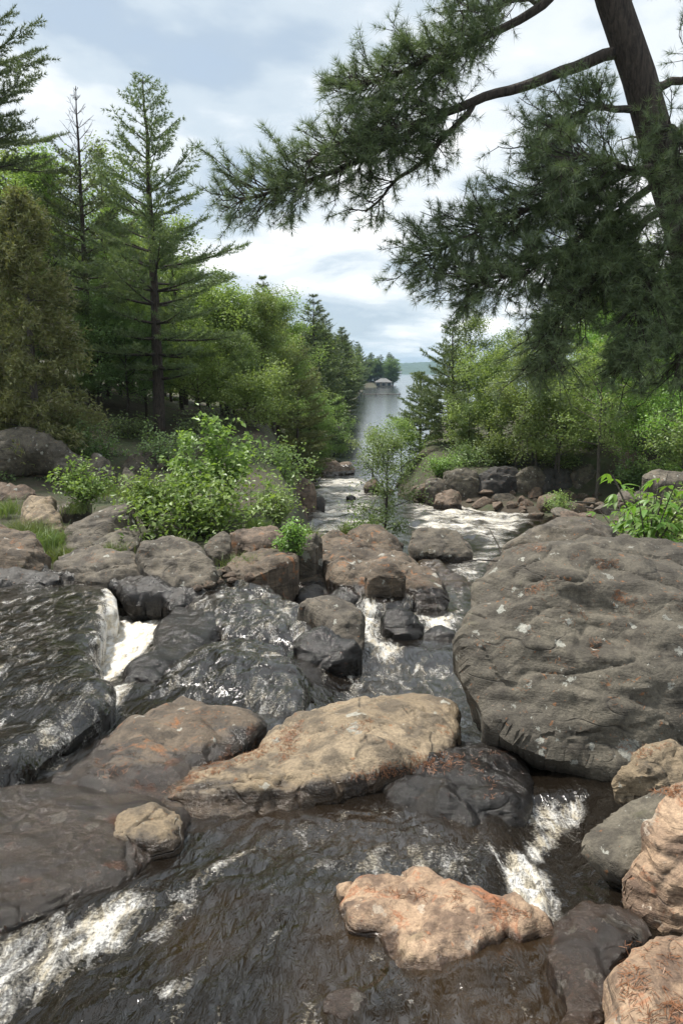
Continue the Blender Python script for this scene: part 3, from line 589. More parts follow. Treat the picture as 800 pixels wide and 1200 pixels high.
bank('pale weathered rock behind the grasses', [(20,594),(28,584),(50,581),(65,587),(64,597),(76,605),(74,624),(50,622),(32,608)], 'tan', slope=18)
bank('flat grey rock with a cracked end behind the domed rock', [(58,594),(75,588),(100,586),(112,592),(97,600),(78,606)], 'greyb', slope=12)
bank('dark brown rounded boulder with a cleft end beside the leafy bush', [(155,650),(175,637),(200,631),(224,632),(238,645),(246,660),(255,673),(246,684),(220,690),(190,684),(170,668)], 'greyb', slope=19, cat='boulder', name='boulder', rough=0.9)
bank('tilted angular block beneath the leafy bush', [(238,634),(265,621),(270,630),(266,646),(252,655),(242,645)], 'greyb', slope=32, rough=1.2)
bank('long reddish ledge block between the bush and the bright green bush', [(268,626),(285,621),(322,616),(335,628),(322,643),(295,645),(270,640)], 'redb', slope=26)
bank('flat pinkish slab below the long reddish block', [(258,672),(280,652),(320,644),(345,645),(350,656),(320,666),(285,676)], 'brown', slope=5)
bank('grey slab beside the small bright green bush', [(330,630),(350,620),(375,622),(380,634),(365,646),(340,644)], 'greyb', slope=25)
bank('massive grey overhanging boulder with pale lichen under the cedar', [(-70,520),(0,514),(15,509),(45,510),(62,515),(76,527),(98,537),(98,552),(75,558),(60,542),(35,540),(15,550),(0,558),(-70,565)], 'grey', slope=50, Y=20.6, top=0.6, skirt=False, name='boulder', cat='boulder')
bank('dark recessed rock face under the overhanging boulder', [(-50,556),(0,550),(35,533),(62,535),(80,556),(66,576),(30,576),(0,572),(-50,575)], 'redb', slope=60, Y=21.3, top=0.2)
bank('low rusty brown rock under the dark overhang', [(-60,564),(0,567),(40,574),(44,584),(20,592),(0,590),(-60,592)], 'redb', slope=35, Y=18.6)
bank('tilted grey slab with a rusty edge beside the overhanging boulder', [(98,542),(108,527),(130,536),(130,550),(136,561),(118,570),(104,563)], 'greyb', slope=55, Y=20.5, rough=1.2)
bank('small triangular grey boulder in front of the white flecked boulder', [(130,566),(147,543),(165,564),(150,575),(134,573)], 'greyb', slope=50, Y=19.8, rough=1.2)
bank('white flecked boulder at the foot of the tall pine', [(134,552),(147,528),(160,521),(180,527),(187,540),(177,554),(155,556)], 'grey', slope=52, Y=22.5, name='boulder', cat='boulder')
bank('square rusty topped cliff block above the rapids', [(322,562),(335,554),(355,559),(371,567),(371,592),(360,598),(340,590),(328,580)], 'redb', slope=55, Y=31.5, rimw=0.4, rough=0.9, top=0.3, name='boulder', cat='boulder')
bank('pale grey rock behind the leafy bush above the rapids', [(296,580),(315,562),(330,568),(333,588),(305,590)], 'greyb', slope=45, Y=29)
bank('orange stained rock face dropping into the rapids', [(342,600),(356,588),(360,606),(357,622),(342,622)], 'redb', slope=65, Y=28.5, rough=0.9)
bank('small black stone at the foot of the rusty cliff block', [(369,582),(377,580),(382,588),(377,593),(369,592)], 'dark', slope=40, Y=32)
bank('flat grey stone at the rapids edge behind the bright bush', [(352,626),(372,620),(392,626),(400,636),(380,640),(360,636)], 'grey', slope=15, Y=20)
for i, pp in enumerate([[(352,553),(372,545),(392,543),(400,548),(380,554)], [(365,558),(385,551),(408,549),(415,552),(395,557)], [(345,562),(360,556),(376,557),(372,563),(355,566)], [(395,546),(415,543),(418,547),(402,549)]]):
    rock('rock', 'thin flat reddish stone in the low spit at the river mouth', pp, 'redb', 6, 0.3, 0.8, group='flat stones of the spit at the river mouth', sp=1.6, rough=1.2)
# --- right bank ledge
LG = 'dark ledge block under the right bank trees'
LBL = ['low grey brown block at the lakeward end of the dark ledge', 'broad grey ledge block beside the pyramid rock', 'big dark ledge block under the light green tree', 'grey ledge block with a slanting top under the soft green tree', 'narrow dark ledge block in a shaded gap', 'dark ledge block under the multi stemmed tree', 'brown ledge block beside the slender grey trunked maple']
for kk, (pp, m_) in enumerate([([(498,562),(519,560),(524,574),(500,578)], 'greyb'), ([(519,553),(545,549),(557,554),(562,570),(536,574),(522,567)], 'grey'), ([(559,556),(579,547),(606,549),(608,566),(580,576),(561,576)], 'dark'), ([(604,551),(628,545),(638,557),(637,570),(608,569)], 'grey'), ([(634,552),(648,547),(652,571),(636,574)], 'dark'), ([(647,550),(666,547),(671,573),(650,574)], 'dark'), ([(665,552),(695,545),(704,565),(692,579),(669,576)], 'greyb')]):
    rock('ledge_block', LBL[kk], pp, m_, 55, 0.3, 1.2, Y=34.9, rimw=0.35, rough=1.1, sp=2.0, group=LG, cat='rock')
rock('boulder', 'long dark flat boulder under the far bank maples', [(748,560),(765,551),(790,553),(830,560),(830,574),(774,573)], 'greyb', 40, 0.4, 1.0, Y=27, cat='boulder')
rock('rock', 'dark brown pyramid rock at the far waterline', [(507,590),(512,577),(525,572),(541,582),(540,596),(525,598)], 'redb', 45, 0.4, 0.9, rough=1.3, sp=2)
rock('rock', 'dark rounded rock under the tiny shore tree', [(426,573),(430,564),(440,561),(446,570),(441,577),(430,578)], 'brown', 45, 0.5, 1.0, sp=1.6)
rock('rock', 'tiny black stone alone in the far rapids', [(405,583),(412,580),(417,583),(412,587)], 'dark', 25, 0.5, 1.0, sp=1.5, wet=0.5)

# rubble: stones cut by random planes, one mesh per shape, shared
def stone_mesh(seed, mat):
    r = np.random.default_rng(seed); import bmesh
    bm = bmesh.new(); bmesh.ops.create_icosphere(bm, subdivisions=3, radius=1); me0 = bpy.data.meshes.new('t'); bm.to_mesh(me0); bm.free()
    V = np.array([v.co for v in me0.vertices]); T = np.array([p.vertices for p in me0.polygons]); bpy.data.meshes.remove(me0)
    for k in range(9):
        n = r.normal(size=3); n /= np.linalg.norm(n); c = r.uniform(0.45, 0.8); e = np.maximum(V @ n - c, 0); V = V - e[:, None] * n * 0.97
    V = V * np.array([1, r.uniform(0.6, 0.9), r.uniform(0.45, 0.7)]); V += 0.05 * fbm(V * 2.5, 3, seed)[:, None] * V
    V[:, 2] -= V[:, 2].min() * 0.6 if False else 0
    me = mk_mesh('rock', V, [T], M[mat], pattr={'wet': np.zeros(len(V))}); me.set_sharp_from_angle(angle=math.radians(28)); return me
SM = [stone_mesh(100 + i, m_) for i, m_ in enumerate(['redb', 'brown', 'redb', 'greyb', 'brown', 'redb'])]
rr = random.Random(4)
def scatter(n, poly, label, group, sz, Yf=None, dz=0.1, meshes=SM):
    poly = np.array(poly, float); lo, hi = poly.min(0), poly.max(0); k = 0; placed = []
    tries = 0
    while k < n and tries < 4000:
        tries += 1
        p = np.array([rr.uniform(lo[0], hi[0]), rr.uniform(lo[1], hi[1])])
        if poly_sd(p[None], poly)[0] < 0: continue
        s = rr.uniform(*sz) * (0.6 if rr.random() < 0.5 else 1.0)
        w = on_ground(p[0], p[1]) if Yf is None else at(p[0], p[1], Yf(p[1]))
        if any(np.hypot(*(w - q)[:2]) < 0.75 * (s + t) for q, t in placed): continue
        placed.append((w, s)); k += 1
        o = obj('rock', rr.choice(meshes), loc=w + np.array([0, 0, 0.12 * s])); o.scale = (s * rr.uniform(0.8, 1.3), s * rr.uniform(0.7, 1.1), s * rr.uniform(0.7, 1.2))
        o.rotation_euler = (rr.uniform(-.3, .3), rr.uniform(-.3, .3), rr.uniform(0, 6.28)); tag(o, label, 'rock', group)
scatter(75, [(486,575),(520,572),(560,574),(640,574),(700,580),(705,600),(690,612),(640,608),(615,602),(575,594),(545,592),(500,590)], 'reddish brown broken stone in the rubble below the dark ledge', 'rubble stones below the dark ledge', (0.35, 1.0), dz=0.12)
scatter(26, [(700,590),(800,575),(830,600),(820,640),(740,620),(705,605)], 'grey brown stone in the rubble behind the drooping shrub', 'rubble stones behind the drooping shrub', (0.25, 0.6), Yf=lambda y: float(np.interp(y, [570, 640], [26, 15])))
scatter(22, [(345,552),(400,543),(418,547),(410,553),(365,562),(345,568)], 'small broken stone of the low spit at the river mouth', 'small stones of the spit', (0.2, 0.5), dz=0.05)
scatter(14, [(436,576),(480,570),(505,578),(500,588),(470,582)], 'small brown stone at the far waterline beside the tiny shore tree', 'small stones at the far waterline', (0.2, 0.45), dz=0.05)
scatter(12, [(225,690),(262,668),(300,660),(300,676),(250,690)], 'loose brown stone in the gully beside the whaleback rock', 'loose stones in the gully', (0.1, 0.25), Yf=LB)

# ------------------------------------------------------------------ vegetation builders
def unit(v): return v / (np.linalg.norm(v, axis=-1, keepdims=True) + 1e-12)
def needles(g, P, D, L, k, w, spread, r, tint0=0.0):
    """fans of k needles at points P along directions D, one thin triangle each"""
    n = len(P)
    d = unit(D[:, None] + spread * r.normal(size=(n, k, 3))); l = L * r.uniform(0.7, 1.15, (n, k, 1))
    side = unit(np.cross(d, r.normal(size=(n, k, 3)))) * (w * 0.5)
    b = P[:, None] + d * 0.01
    V = np.stack([b - side, b + side, b + d * l], 2).reshape(-1, 3)
    tn = np.repeat(np.clip(r.normal(0.45 + tint0, 0.22, n), 0, 1), k)
    g.add(V, np.arange(n * k * 3).reshape(-1, 3), None, tn)
def leaves(g, P, Nn, S, r, asp=0.62, tint=None):
    """folded pointed leaves: two triangles each"""
    n = len(P); Nn = unit(Nn); A = unit(np.cross(Nn, r.normal(size=(n, 3)))); B = np.cross(Nn, A); S = np.asarray(S)[:, None] * np.ones((n, 1))
    V = np.stack([P - A * S * 0.5, P - B * S * asp * 0.5 + Nn * S * 0.13, P + A * S * 0.5, P + B * S * asp * 0.5 + Nn * S * 0.13], 1).reshape(-1, 3)
    i = np.arange(n)[:, None] * 4; F3 = np.concatenate([i + [0, 1, 2], i + [0, 2, 3]], 1).reshape(-1, 3)
    tn = np.repeat(np.clip(r.normal(0.45, 0.25, n) if tint is None else tint, 0, 1), 2)
    g.add(V, F3, None, tn)
def pine_parts(seed, H, R, clear=0.2, whorls=20, nb=5, gap=1.0, k=8, nl=0.13, w=0.013, trunk_r=None, droop=0.0, top_bare=1.0, thin=1.0, tw=0.11):
    r = np.random.default_rng(seed); tg, cg = Geo(), Geo()
    tr = trunk_r or H * 0.014
    zs = np.linspace(0, H, 14); wob = np.cumsum(r.normal(0, 0.006 * H, (14, 2)), 0) * 0.35; wob[0] = 0
    TP = np.stack([wob[:, 0], wob[:, 1], zs], -1); TP[0, 2] = -0.4
    tg.tube(TP, tr * (1 - zs / H) ** 0.85 + 0.012, 8)
    P, D = [], []
    for i in range(whorls):
        u = ((i + r.uniform(-.3, .3)) / (whorls - 1)); u = min(max(u, 0), 1); z = H * (clear + (0.985 - clear) * u)
        c = np.array([np.interp(z, zs, TP[:, 0]), np.interp(z, zs, TP[:, 1]), z]); a0 = r.uniform(0, 6.28)
        for j in range(nb):
            if r.random() > gap: continue
            az = a0 + j * 6.283 / nb + r.uniform(-.35, .35)
            prof = min(1.0, 0.35 + 2.6 * u) * (1 - u) ** 0.75 + 0.05
            L = R * prof * r.uniform(0.6, 1.2); el = math.radians(-6 + 52 * u ** 1.3 + r.uniform(-8, 8)) - droop * (1 - u)
            h = np.array([math.cos(az), math.sin(az), 0]); t = np.linspace(0, 1, 5)[:, None]
            B = c + L * t * (h * math.cos(el) + np.array([0, 0, math.sin(el)])) + np.array([0, 0, 1]) * (t ** 2) * L * 0.16
            tg.tube(B, np.linspace(max(tr * 0.28 * (1 - u) + 0.008, 0.008), 0.005, 5), 4)
            if u > top_bare:        # dead leader: bare twigs only
                for q in range(4):
                    t0 = r.uniform(.3, .9); b0 = B[0] + (B[-1] - B[0]) * t0; e = b0 + L * 0.35 * unit(unit(B[-1] - B[0]) + 0.6 * r.normal(size=3)); tg.tube(np.stack([b0, e]), [0.007, 0.004], 3)
                continue
            nt_ = max(3, int(L / tw * thin)); side = np.array([-h[1], h[0], 0])
            for q in range(nt_):
                t0 = 0.28 + 0.72 * (q + r.uniform(0, 1)) / nt_; b0 = np.array([np.interp(t0, t[:, 0], B[:, x]) for x in range(3)])
                sg = 1 if q % 2 else -1; dd = unit(h * r.uniform(.5, 1) + side * sg * r.uniform(.3, 1.0) + np.array([0, 0, r.uniform(-.05, .4)]))
                l = (0.16 + 0.26 * L * (1 - 0.6 * t0)) * r.uniform(.6, 1.2); m = max(2, int(l / (nl * 0.62)))
                tt = np.linspace(0.2, 1, m)[:, None]; P.append(b0 + dd * l * tt + np.array([0, 0, 0.12]) * l * tt ** 2); D.append(np.repeat((dd + np.array([0, 0, .35]))[None], m, 0))
    needles(cg, np.concatenate(P), unit(np.concatenate(D)), nl * 1.1, k, w * 2.0, 0.6, r)
    return tg, cg
def tree(name, label, loc, parts, mats, group=None, cat='tree', rot=0.0):
    e = empty(name, loc, label, cat, group, rot)
    obj('trunk', parts[0].mesh('trunk', M[mats[0]]), e); obj('crown', parts[1].mesh('crown', M[mats[1]], smooth=False), e)
    return e
def broad_parts(seed, H, R, clear=0.25, limbs=16, nleaf=14000, ls=0.1, trunk_r=None, lean=(0, 0), shape=0.5, stems=1, flat=0.7, sig=0.24):
    r = np.random.default_rng(seed); tg, cg = Geo(), Geo(); pts = []; tr0 = trunk_r or H * 0.012
    for st in range(stems):
        Hs = H * (1 if st == 0 else r.uniform(.7, .95)); tr = tr0 * (1 if st == 0 else .75)
        off = r.normal(0, 0.10 * R, 2) if stems > 1 else np.zeros(2); ln = np.array(lean) + (r.normal(0, 0.28 * R, 2) if stems > 1 else 0)
        zs = np.linspace(0, Hs * 0.97, 10); wob = np.cumsum(r.normal(0, 0.012 * H, (10, 2)), 0) * .5; wob[0] = 0
        TP = np.stack([off[0] + ln[0] * (zs / H) + wob[:, 0], off[1] + ln[1] * (zs / H) + wob[:, 1], zs], -1); TP[0, 2] = -0.35
        tg.tube(TP, tr * (1 - 0.9 * zs / Hs) + 0.006, 7)
        nlb = max(4, limbs // stems)
        for i in range(nlb):
            u = (i + r.uniform(0, .8)) / nlb; z = Hs * (clear + (0.93 - clear) * u); az = i * 2.4 + r.uniform(-.5, .5) + st
            c = np.array([np.interp(z, zs, TP[:, 0]), np.interp(z, zs, TP[:, 1]), z])
            prof = math.sin(math.pi * min(1, (u * (1 - shape * .5) + shape * .32))) ** 0.8 + 0.15
            L = R * prof * r.uniform(.65, 1.15); el = math.radians(18 + 40 * u + r.uniform(-12, 12))
            d = np.array([math.cos(az) * math.cos(el), math.sin(az) * math.cos(el), math.sin(el)]); t = np.linspace(0, 1, 5)[:, None]
            B = c + d * L * t + r.normal(0, .04 * L, (5, 3)) * t; tg.tube(B, np.linspace(tr * .38 * (1 - .6 * u) + .006, .005, 5), 5)
            pts.append(B[2:])
            for q in range(6):
                t0 = r.uniform(.25, 1); b0 = np.array([np.interp(t0, t[:, 0], B[:, x]) for x in range(3)])
                d2 = unit(d + r.normal(0, .75, 3) * np.array([1, 1, flat])); l = L * r.uniform(.22, .48); E = b0 + d2 * l * np.linspace(0, 1, 4)[:, None]
                tg.tube(E, np.linspace(.012 * H / 8 + .003, .003, 4), 3); pts.append(E[1:])
    pts = np.concatenate(pts); idx = r.integers(0, len(pts), nleaf)
    # some tips carry far more leaves than others, so the crown breaks into clumps
    wgt = r.gamma(1.2, 1.0, len(pts)); idx = r.choice(len(pts), nleaf, p=wgt / wgt.sum())
    P = pts[idx] + r.normal(0, sig, (nleaf, 3)) * np.array([1, 1, flat])
    clump = r.normal(0, 0.14, len(pts))[idx]
    leaves(cg, P, r.normal(0, .55, (nleaf, 3)) + np.array([0, 0, 0.9]), ls * r.uniform(.6, 1.25, nleaf), r, tint=0.45 + clump + r.normal(0, .2, nleaf))
    return tg, cg
def cedar_parts(seed, H, R, n=14000):
    r = np.random.default_rng(seed); tg, cg = Geo(), Geo()
    tg.tube([[0, 0, -.4], [0.05, 0, H * .5], [0, 0.05, H]], [H * .018, H * .012, .01], 7)
    nb = 150; ps, ds = [], []
    for i in range(nb):
        u = r.random() ** 1.15; z = H * (.03 + .95 * u); az = r.uniform(0, 6.28); L = R * (1 - u) ** .62 * r.uniform(.7, 1.12) * (0.75 + .25 * min(1, u * 6)) + .12
        el = math.radians(r.uniform(0, 40)); d = np.array([math.cos(az) * math.cos(el), math.sin(az) * math.cos(el), math.sin(el)])
        t = np.linspace(0, 1, 5)[:, None]; B = np.array([0, 0, z]) + d * L * t - np.array([0, 0, .25]) * L * t ** 2 * .6; tg.tube(B, np.linspace(.02, .004, 5), 3)
        m = n // nb; tt = r.uniform(.35, 1, m); q = np.stack([np.interp(tt, t[:, 0], B[:, x]) for x in range(3)], -1)
        ps.append(q + r.normal(0, .13, (m, 3))); ds.append(np.repeat((d * .6)[None], m, 0) + r.normal(0, .5, (m, 3)))
    P = np.concatenate(ps); D = unit(np.concatenate(ds) + np.array([0, 0, -.1]))
    needles(cg, P, D, .15, 3, .035, .45, r); return tg, cg
def shrub_parts(seed, H, R, stems=14, nleaf=1500, ls=.1, up=0.5):
    r = np.random.default_rng(seed); tg, cg = Geo(), Geo(); pts = []
    for i in range(stems):
        az = r.uniform(0, 6.28); e = R * r.uniform(.1, 1); h = H * r.uniform(.5, 1) * (1 - .35 * e / R); t = np.linspace(0, 1, 6)[:, None]
        B = np.array([math.cos(az) * e, math.sin(az) * e, 0]) * t ** .8 + np.array([0, 0, h]) * t + r.normal(0, .03 * H, (6, 3)) * t; B[0, 2] = -.15
        tg.tube(B, np.linspace(.012, .004, 6), 4); pts.append(B[1:])
        for q in range(4):
            b0 = B[r.integers(2, 6)]; E = b0 + unit(r.normal(0, 1, 3) + np.array([0, 0, up])) * R * .35 * np.linspace(0, 1, 3)[:, None]; tg.tube(E, [.006, .005, .003], 3); pts.append(E[1:])
    pts = np.concatenate(pts); i = r.integers(0, len(pts), nleaf)
    leaves(cg, pts[i] + r.normal(0, .07 * R + .03, (nleaf, 3)), r.normal(0, .5, (nleaf, 3)) + np.array([0, -.15, .9]), ls * r.uniform(.6, 1.3, nleaf), r)
    return tg, cg
def shrub(name, label, loc, parts, mat, group=None, rot=0.0):
    e = empty(name, loc, label, 'shrub', group, rot); obj('stem', parts[0].mesh('stem', M['barkg']), e); obj('foliage', parts[1].mesh('foliage', M[mat], smooth=False), e); return e
def h_for(px, Y, top):            # height that puts a tree's tip on a given row
    b = land_at(px, Y); d = ray(px, top); return b, CAM[2] + d[2] * Y / d[1] - b[2]

# ------------------------------------------------------------------ left bank trees
b, H = h_for(187, 28, 90); tree('white_pine', 'tall white pine with bare lower trunk and airy pointed crown', b, pine_parts(1, H, 3.6, .16, 21, 5, .92, 9, .15, .014, .22), ('bark', 'needle'), cat='pine tree')
b, H = h_for(108, 30, 102); tree('pine_tree', 'thin pine with a dead bare top beside the tall white pine', b, pine_parts(2, H, 2.4, .12, 24, 5, .95, 8, .14, .014, .14, top_bare=.74), ('bark', 'needled'), cat='pine tree')
b, H = h_for(-26, 27, -90); tree('white_pine', 'big dark pine reaching in past the brown cedar', b, pine_parts(3, H, 4.3, .42, 20, 5, .95, 10, .15, .014, .22), ('bark', 'needled'), cat='pine tree')
b, H = h_for(45, 22.5, 226); tree('cedar_tree', 'bushy cedar with brownish faded sprays above the overhanging boulder', b, cedar_parts(4, H, 2.15, 20000), ('barkg', 'cedar'), cat='cedar tree')
b, H = h_for(-30, 24, 250); tree('cedar_tree', 'olive cedar half hidden by the brown cedar', b, cedar_parts(5, H, 1.9, 12000), ('barkg', 'cedar'), cat='cedar tree')
b, H = h_for(128, 34, 200); tree('maple_tree', 'leafy maple filling the gap behind the bare topped pine', b, broad_parts(6, H, 2.7, .12, 24, 20000, .12), ('bark', 'leaf'), cat='tree')
b, H = h_for(70, 33, 185); tree('maple_tree', 'leafy maple rising behind the brown cedar', b, broad_parts(7, H, 2.6, .15, 24, 18000, .12), ('bark', 'leaf'), cat='tree')
b, H = h_for(262, 33, 350); tree('maple_tree', 'light green maple between the tall pine and the feathery pines', b, broad_parts(8, H, 2.2, .1, 22, 17000, .11), ('bark', 'leaf'), cat='tree')
b, H = h_for(322, 38, 352); tree('pine_tree', 'feathery young pine with pale open tip', b, pine_parts(9, H, 2.1, .05, 20, 5, .95, 9, .15, .016, .1), ('barkg', 'needley'), cat='pine tree')
b, H = h_for(290, 36, 368); tree('pine_tree', 'slim young pine behind the light green maple', b, pine_parts(10, H, 1.5, .05, 18, 5, .95, 8, .14, .016, .08), ('barkg', 'needle'), cat='pine tree')
b, H = h_for(348, 44, 395); tree('pine_tree', 'rounded pale green pine leaning over the rapids', b, pine_parts(11, H, 2.5, .03, 20, 6, 1, 9, .16, .018, .1), ('barkg', 'needley'), cat='pine tree')
b, H = h_for(374, 60, 402); tree('pine_tree', 'dark bushy pine at the river mouth', b, pine_parts(12, H, 2.7, .03, 20, 6, 1, 9, .2, .024, .13), ('bark', 'needled'), cat='pine tree')
b, H = h_for(390, 64, 470); tree('maple_tree', 'small bright tree at the tip of the river mouth', b, broad_parts(13, H, 1.5, .05, 18, 9000, .13), ('bark', 'leaf'), cat='tree')
b, H = h_for(362, 52, 470); tree('maple_tree', 'low leafy tree above the stone spit', b, broad_parts(14, H, 1.9, .05, 18, 11000, .12), ('bark', 'leaf'), cat='tree')
b, H = h_for(300, 29, 455); tree('maple_tree', 'slender young tree behind the rusty cliff block', b, broad_parts(15, H, 1.3, .1, 16, 7000, .1), ('bark', 'leaf'), cat='tree')
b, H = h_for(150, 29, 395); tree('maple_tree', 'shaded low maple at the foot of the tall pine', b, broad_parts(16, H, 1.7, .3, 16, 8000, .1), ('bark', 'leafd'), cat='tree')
b, H = h_for(235, 30, 410); tree('maple_tree', 'young maple just behind the leafy bush', b, broad_parts(17, H, 1.6, .25, 16, 8000, .1), ('bark', 'leaf'), cat='tree')

# background forest: shared shapes
src = {}
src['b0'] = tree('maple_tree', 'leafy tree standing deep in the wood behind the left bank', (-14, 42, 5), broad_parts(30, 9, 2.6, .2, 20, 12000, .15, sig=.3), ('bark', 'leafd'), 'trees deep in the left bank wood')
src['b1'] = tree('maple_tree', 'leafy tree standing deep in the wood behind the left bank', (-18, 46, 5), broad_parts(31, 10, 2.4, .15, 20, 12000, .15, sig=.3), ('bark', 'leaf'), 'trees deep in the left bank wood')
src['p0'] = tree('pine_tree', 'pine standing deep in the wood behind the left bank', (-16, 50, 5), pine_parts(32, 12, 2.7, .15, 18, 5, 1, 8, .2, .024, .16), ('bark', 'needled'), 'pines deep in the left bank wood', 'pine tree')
src['p1'] = tree('pine_tree', 'pine standing deep in the wood behind the left bank', (-10, 52, 5), pine_parts(33, 10, 2.3, .05, 18, 6, 1, 8, .2, .024, .14), ('bark', 'needle'), 'pines deep in the left bank wood', 'pine tree')
used = set(); rt = random.Random(11)
def plant(kind, px, Y, s, label, group, zoff=0.0):
    p = land_at(px, Y) + np.array([0, 0, zoff]); rot = rt.uniform(0, 6.28); sc_ = (s * rt.uniform(.9, 1.1), s * rt.uniform(.9, 1.1), s)
    if kind not in used:
        used.add(kind); o = src[kind]; o.location = p; o.rotation_euler.z = rot; o.scale = sc_; o['label'] = label; o['group'] = group; return o
    return copy_tree(src[kind], p, label, group, rot, sc_)
LGp, LGb = ('pine standing deep in the wood behind the left bank', 'pines deep in the left bank wood'), ('leafy tree standing deep in the wood behind the left bank', 'trees deep in the left bank wood')
for i in range(46):
    Y = rt.uniform(36, 66); px = rt.uniform(-70, 330) if Y < 50 else rt.uniform(-40, 375)
    k = rt.choice(['b0', 'b1', 'p0', 'p1', 'b1']); plant(k, px, Y, rt.uniform(.75, 1.05) * (1.0 if px < 240 else .8), *(LGp if k[0] == 'p' else LGb))
for i in range(16):
    plant(rt.choice(['b0', 'b1']), rt.uniform(-40, 330), rt.uniform(29, 37), rt.uniform(.35, .55), 'small understorey tree in the shade of the left bank wood', 'understorey trees of the left bank')
for i in range(14):
    k = rt.choice(['b0', 'b1', 'p0', 'p1']); plant(k, rt.uniform(-420, -70), rt.uniform(25, 44), rt.uniform(.8, 1.1), *(LGp if k[0] == 'p' else LGb))
bpx = float(at(449, 453.5, 372)[0])
for i in range(80):                       # wooded shore running out to the boathouse point
    Y = 62 + 270 * rt.random() ** 1.4; xs = float(np.interp(Y, LX_Y, LX_X)); p = np.array([xs - 1.0 - rt.random() ** 1.6 * 20, Y, 0]); p[2] = float(land(p[:1], p[1:2])[0]) - .3
    k = rt.choice(['p0', 'p1', 'p0', 'b0']); s = rt.uniform(.7, 1.15) * (1.25 if Y > 130 else 1.0); w = 'pine' if k[0] == 'p' else 'leafy tree'
    copy_tree(src[k], p, w + ' on the wooded lake shore between the river mouth and the boathouse', w + 's of the wooded lake shore', rt.uniform(0, 6.28), (s * 1.25, s * 1.25, s))
for i in range(60):
    Y = rt.choice([rt.uniform(300, 360), rt.uniform(381, 400)]); xs = float(np.interp(Y, LX_Y, LX_X)); p = np.array([xs - 1 - rt.random() ** 1.5 * 45, Y, 0]); p[2] = float(land(p[:1], p[1:2])[0]) - .3
    k = rt.choice(['p0', 'p1', 'b0']); w = 'pine' if k[0] == 'p' else 'leafy tree'; s = rt.uniform(1.0, 1.35)
    copy_tree(src[k], p, w + ' on the wooded point around the boathouse', w + 's of the boathouse point', rt.uniform(0, 6.28), (s * 1.4, s * 1.4, s))

for i in range(16):
    p = np.array([rt.uniform(8, 26), rt.uniform(382, 398), 0]); p[2] = float(land(p[:1], p[1:2])[0]) - .3; s = rt.uniform(.9, 1.2)
    copy_tree(src[rt.choice(['p0', 'p1'])], p, 'pine on the wooded point around the boathouse', 'pines of the boathouse point', rt.uniform(0, 6.28), (s * 1.5, s * 1.5, s))
# ------------------------------------------------------------------ right bank trees
b, H = h_for(528, 45, 378); tree('white_pine', 'tiered pine standing over the lake narrows', b, pine_parts(50, H, 3.0, .02, 17, 5, .95, 10, .17, .017, .15), ('bark', 'needle'), cat='pine tree')
b, H = h_for(492, 48, 438); tree('pine_tree', 'small rounded pine beside the tiered pine at the shore', b, pine_parts(51, H, 2.0, .02, 16, 6, 1, 9, .16, .018, .09), ('barkg', 'needle'), cat='pine tree')
b, H = h_for(470, 44, 500); tree('maple_tree', 'low silvery leafed tree at the foot of the small rounded pine', b, broad_parts(52, H, 1.5, .05, 16, 8000, .1), ('bark', 'leaf'), cat='tree')
p = on_ground(436, 566); tree('sapling', 'tiny shore tree leaning over a dark rounded rock', p, broad_parts(53, 3.0, 1.1, .35, 12, 2600, .1, .05, sig=.16), ('bark', 'leaf'), cat='tree')
b, H = h_for(572, 40, 430); tree('maple_tree', 'light green tree beside the tiered pine', b, broad_parts(54, H, 2.3, .03, 26, 20000, .12), ('bark', 'leaf'), cat='tree')
b, H = h_for(618, 37, 408); tree('maple_tree', 'soft green tree with several stems above the dark ledge', b, broad_parts(55, H, 2.5, .03, 30, 23000, .11, stems=3), ('barkg', 'leaf'), cat='tree')
b, H = h_for(652, 35.4, 425); tree('maple_tree', 'multi stemmed tree rooted on the dark ledge', b, broad_parts(56, H, 2.0, .15, 22, 15000, .11, stems=3), ('barkg', 'leaf'), cat='tree')
p = on_ground(697, 588); tree('maple_tree', 'slender grey trunked maple growing out of the rubble', p, broad_parts(57, 6.6, 1.8, .33, 20, 9000, .11, .085), ('barkg', 'leaf'), cat='tree')
b, H = h_for(716, 37, 385); tree('birch_tree', 'tree with a thin pale trunk behind the slender maple', b, broad_parts(58, H, 2.1, .2, 22, 15000, .11, .07), ('barkg', 'leafy'), cat='tree')
b, H = h_for(775, 34, 380); tree('maple_tree', 'bright yellow green maple under the leaning pine', b, broad_parts(59, H, 2.6, .08, 26, 20000, .12), ('bark', 'leafy'), cat='tree')
b, H = h_for(835, 30, 340); tree('maple_tree', 'bright leafy maple beyond the trunk of the leaning pine', b, broad_parts(60, H, 2.5, .06, 26, 18000, .12), ('bark', 'leafy'), cat='tree')
RB = ('tree standing deep in the wood behind the dark ledge', 'trees deep in the right bank wood')
for i in range(30):
    Y = rt.uniform(43, 66); px = rt.uniform(520, 900); k = rt.choice(['b0', 'b1', 'p1', 'b1', 'p0']); w = 'pine' if k[0] == 'p' else 'leafy tree'; plant(k, px, Y, rt.uniform(.7, 1.0) * (.8 if px < 600 else 1.1), w + ' standing deep in the wood behind the dark ledge', w + 's deep in the right bank wood')
for i in range(12):
    plant(rt.choice(['b0', 'b1']), rt.uniform(540, 860), rt.uniform(38.5, 44), rt.uniform(.3, .45), 'small understorey tree behind the dark ledge', 'understorey trees of the right bank')

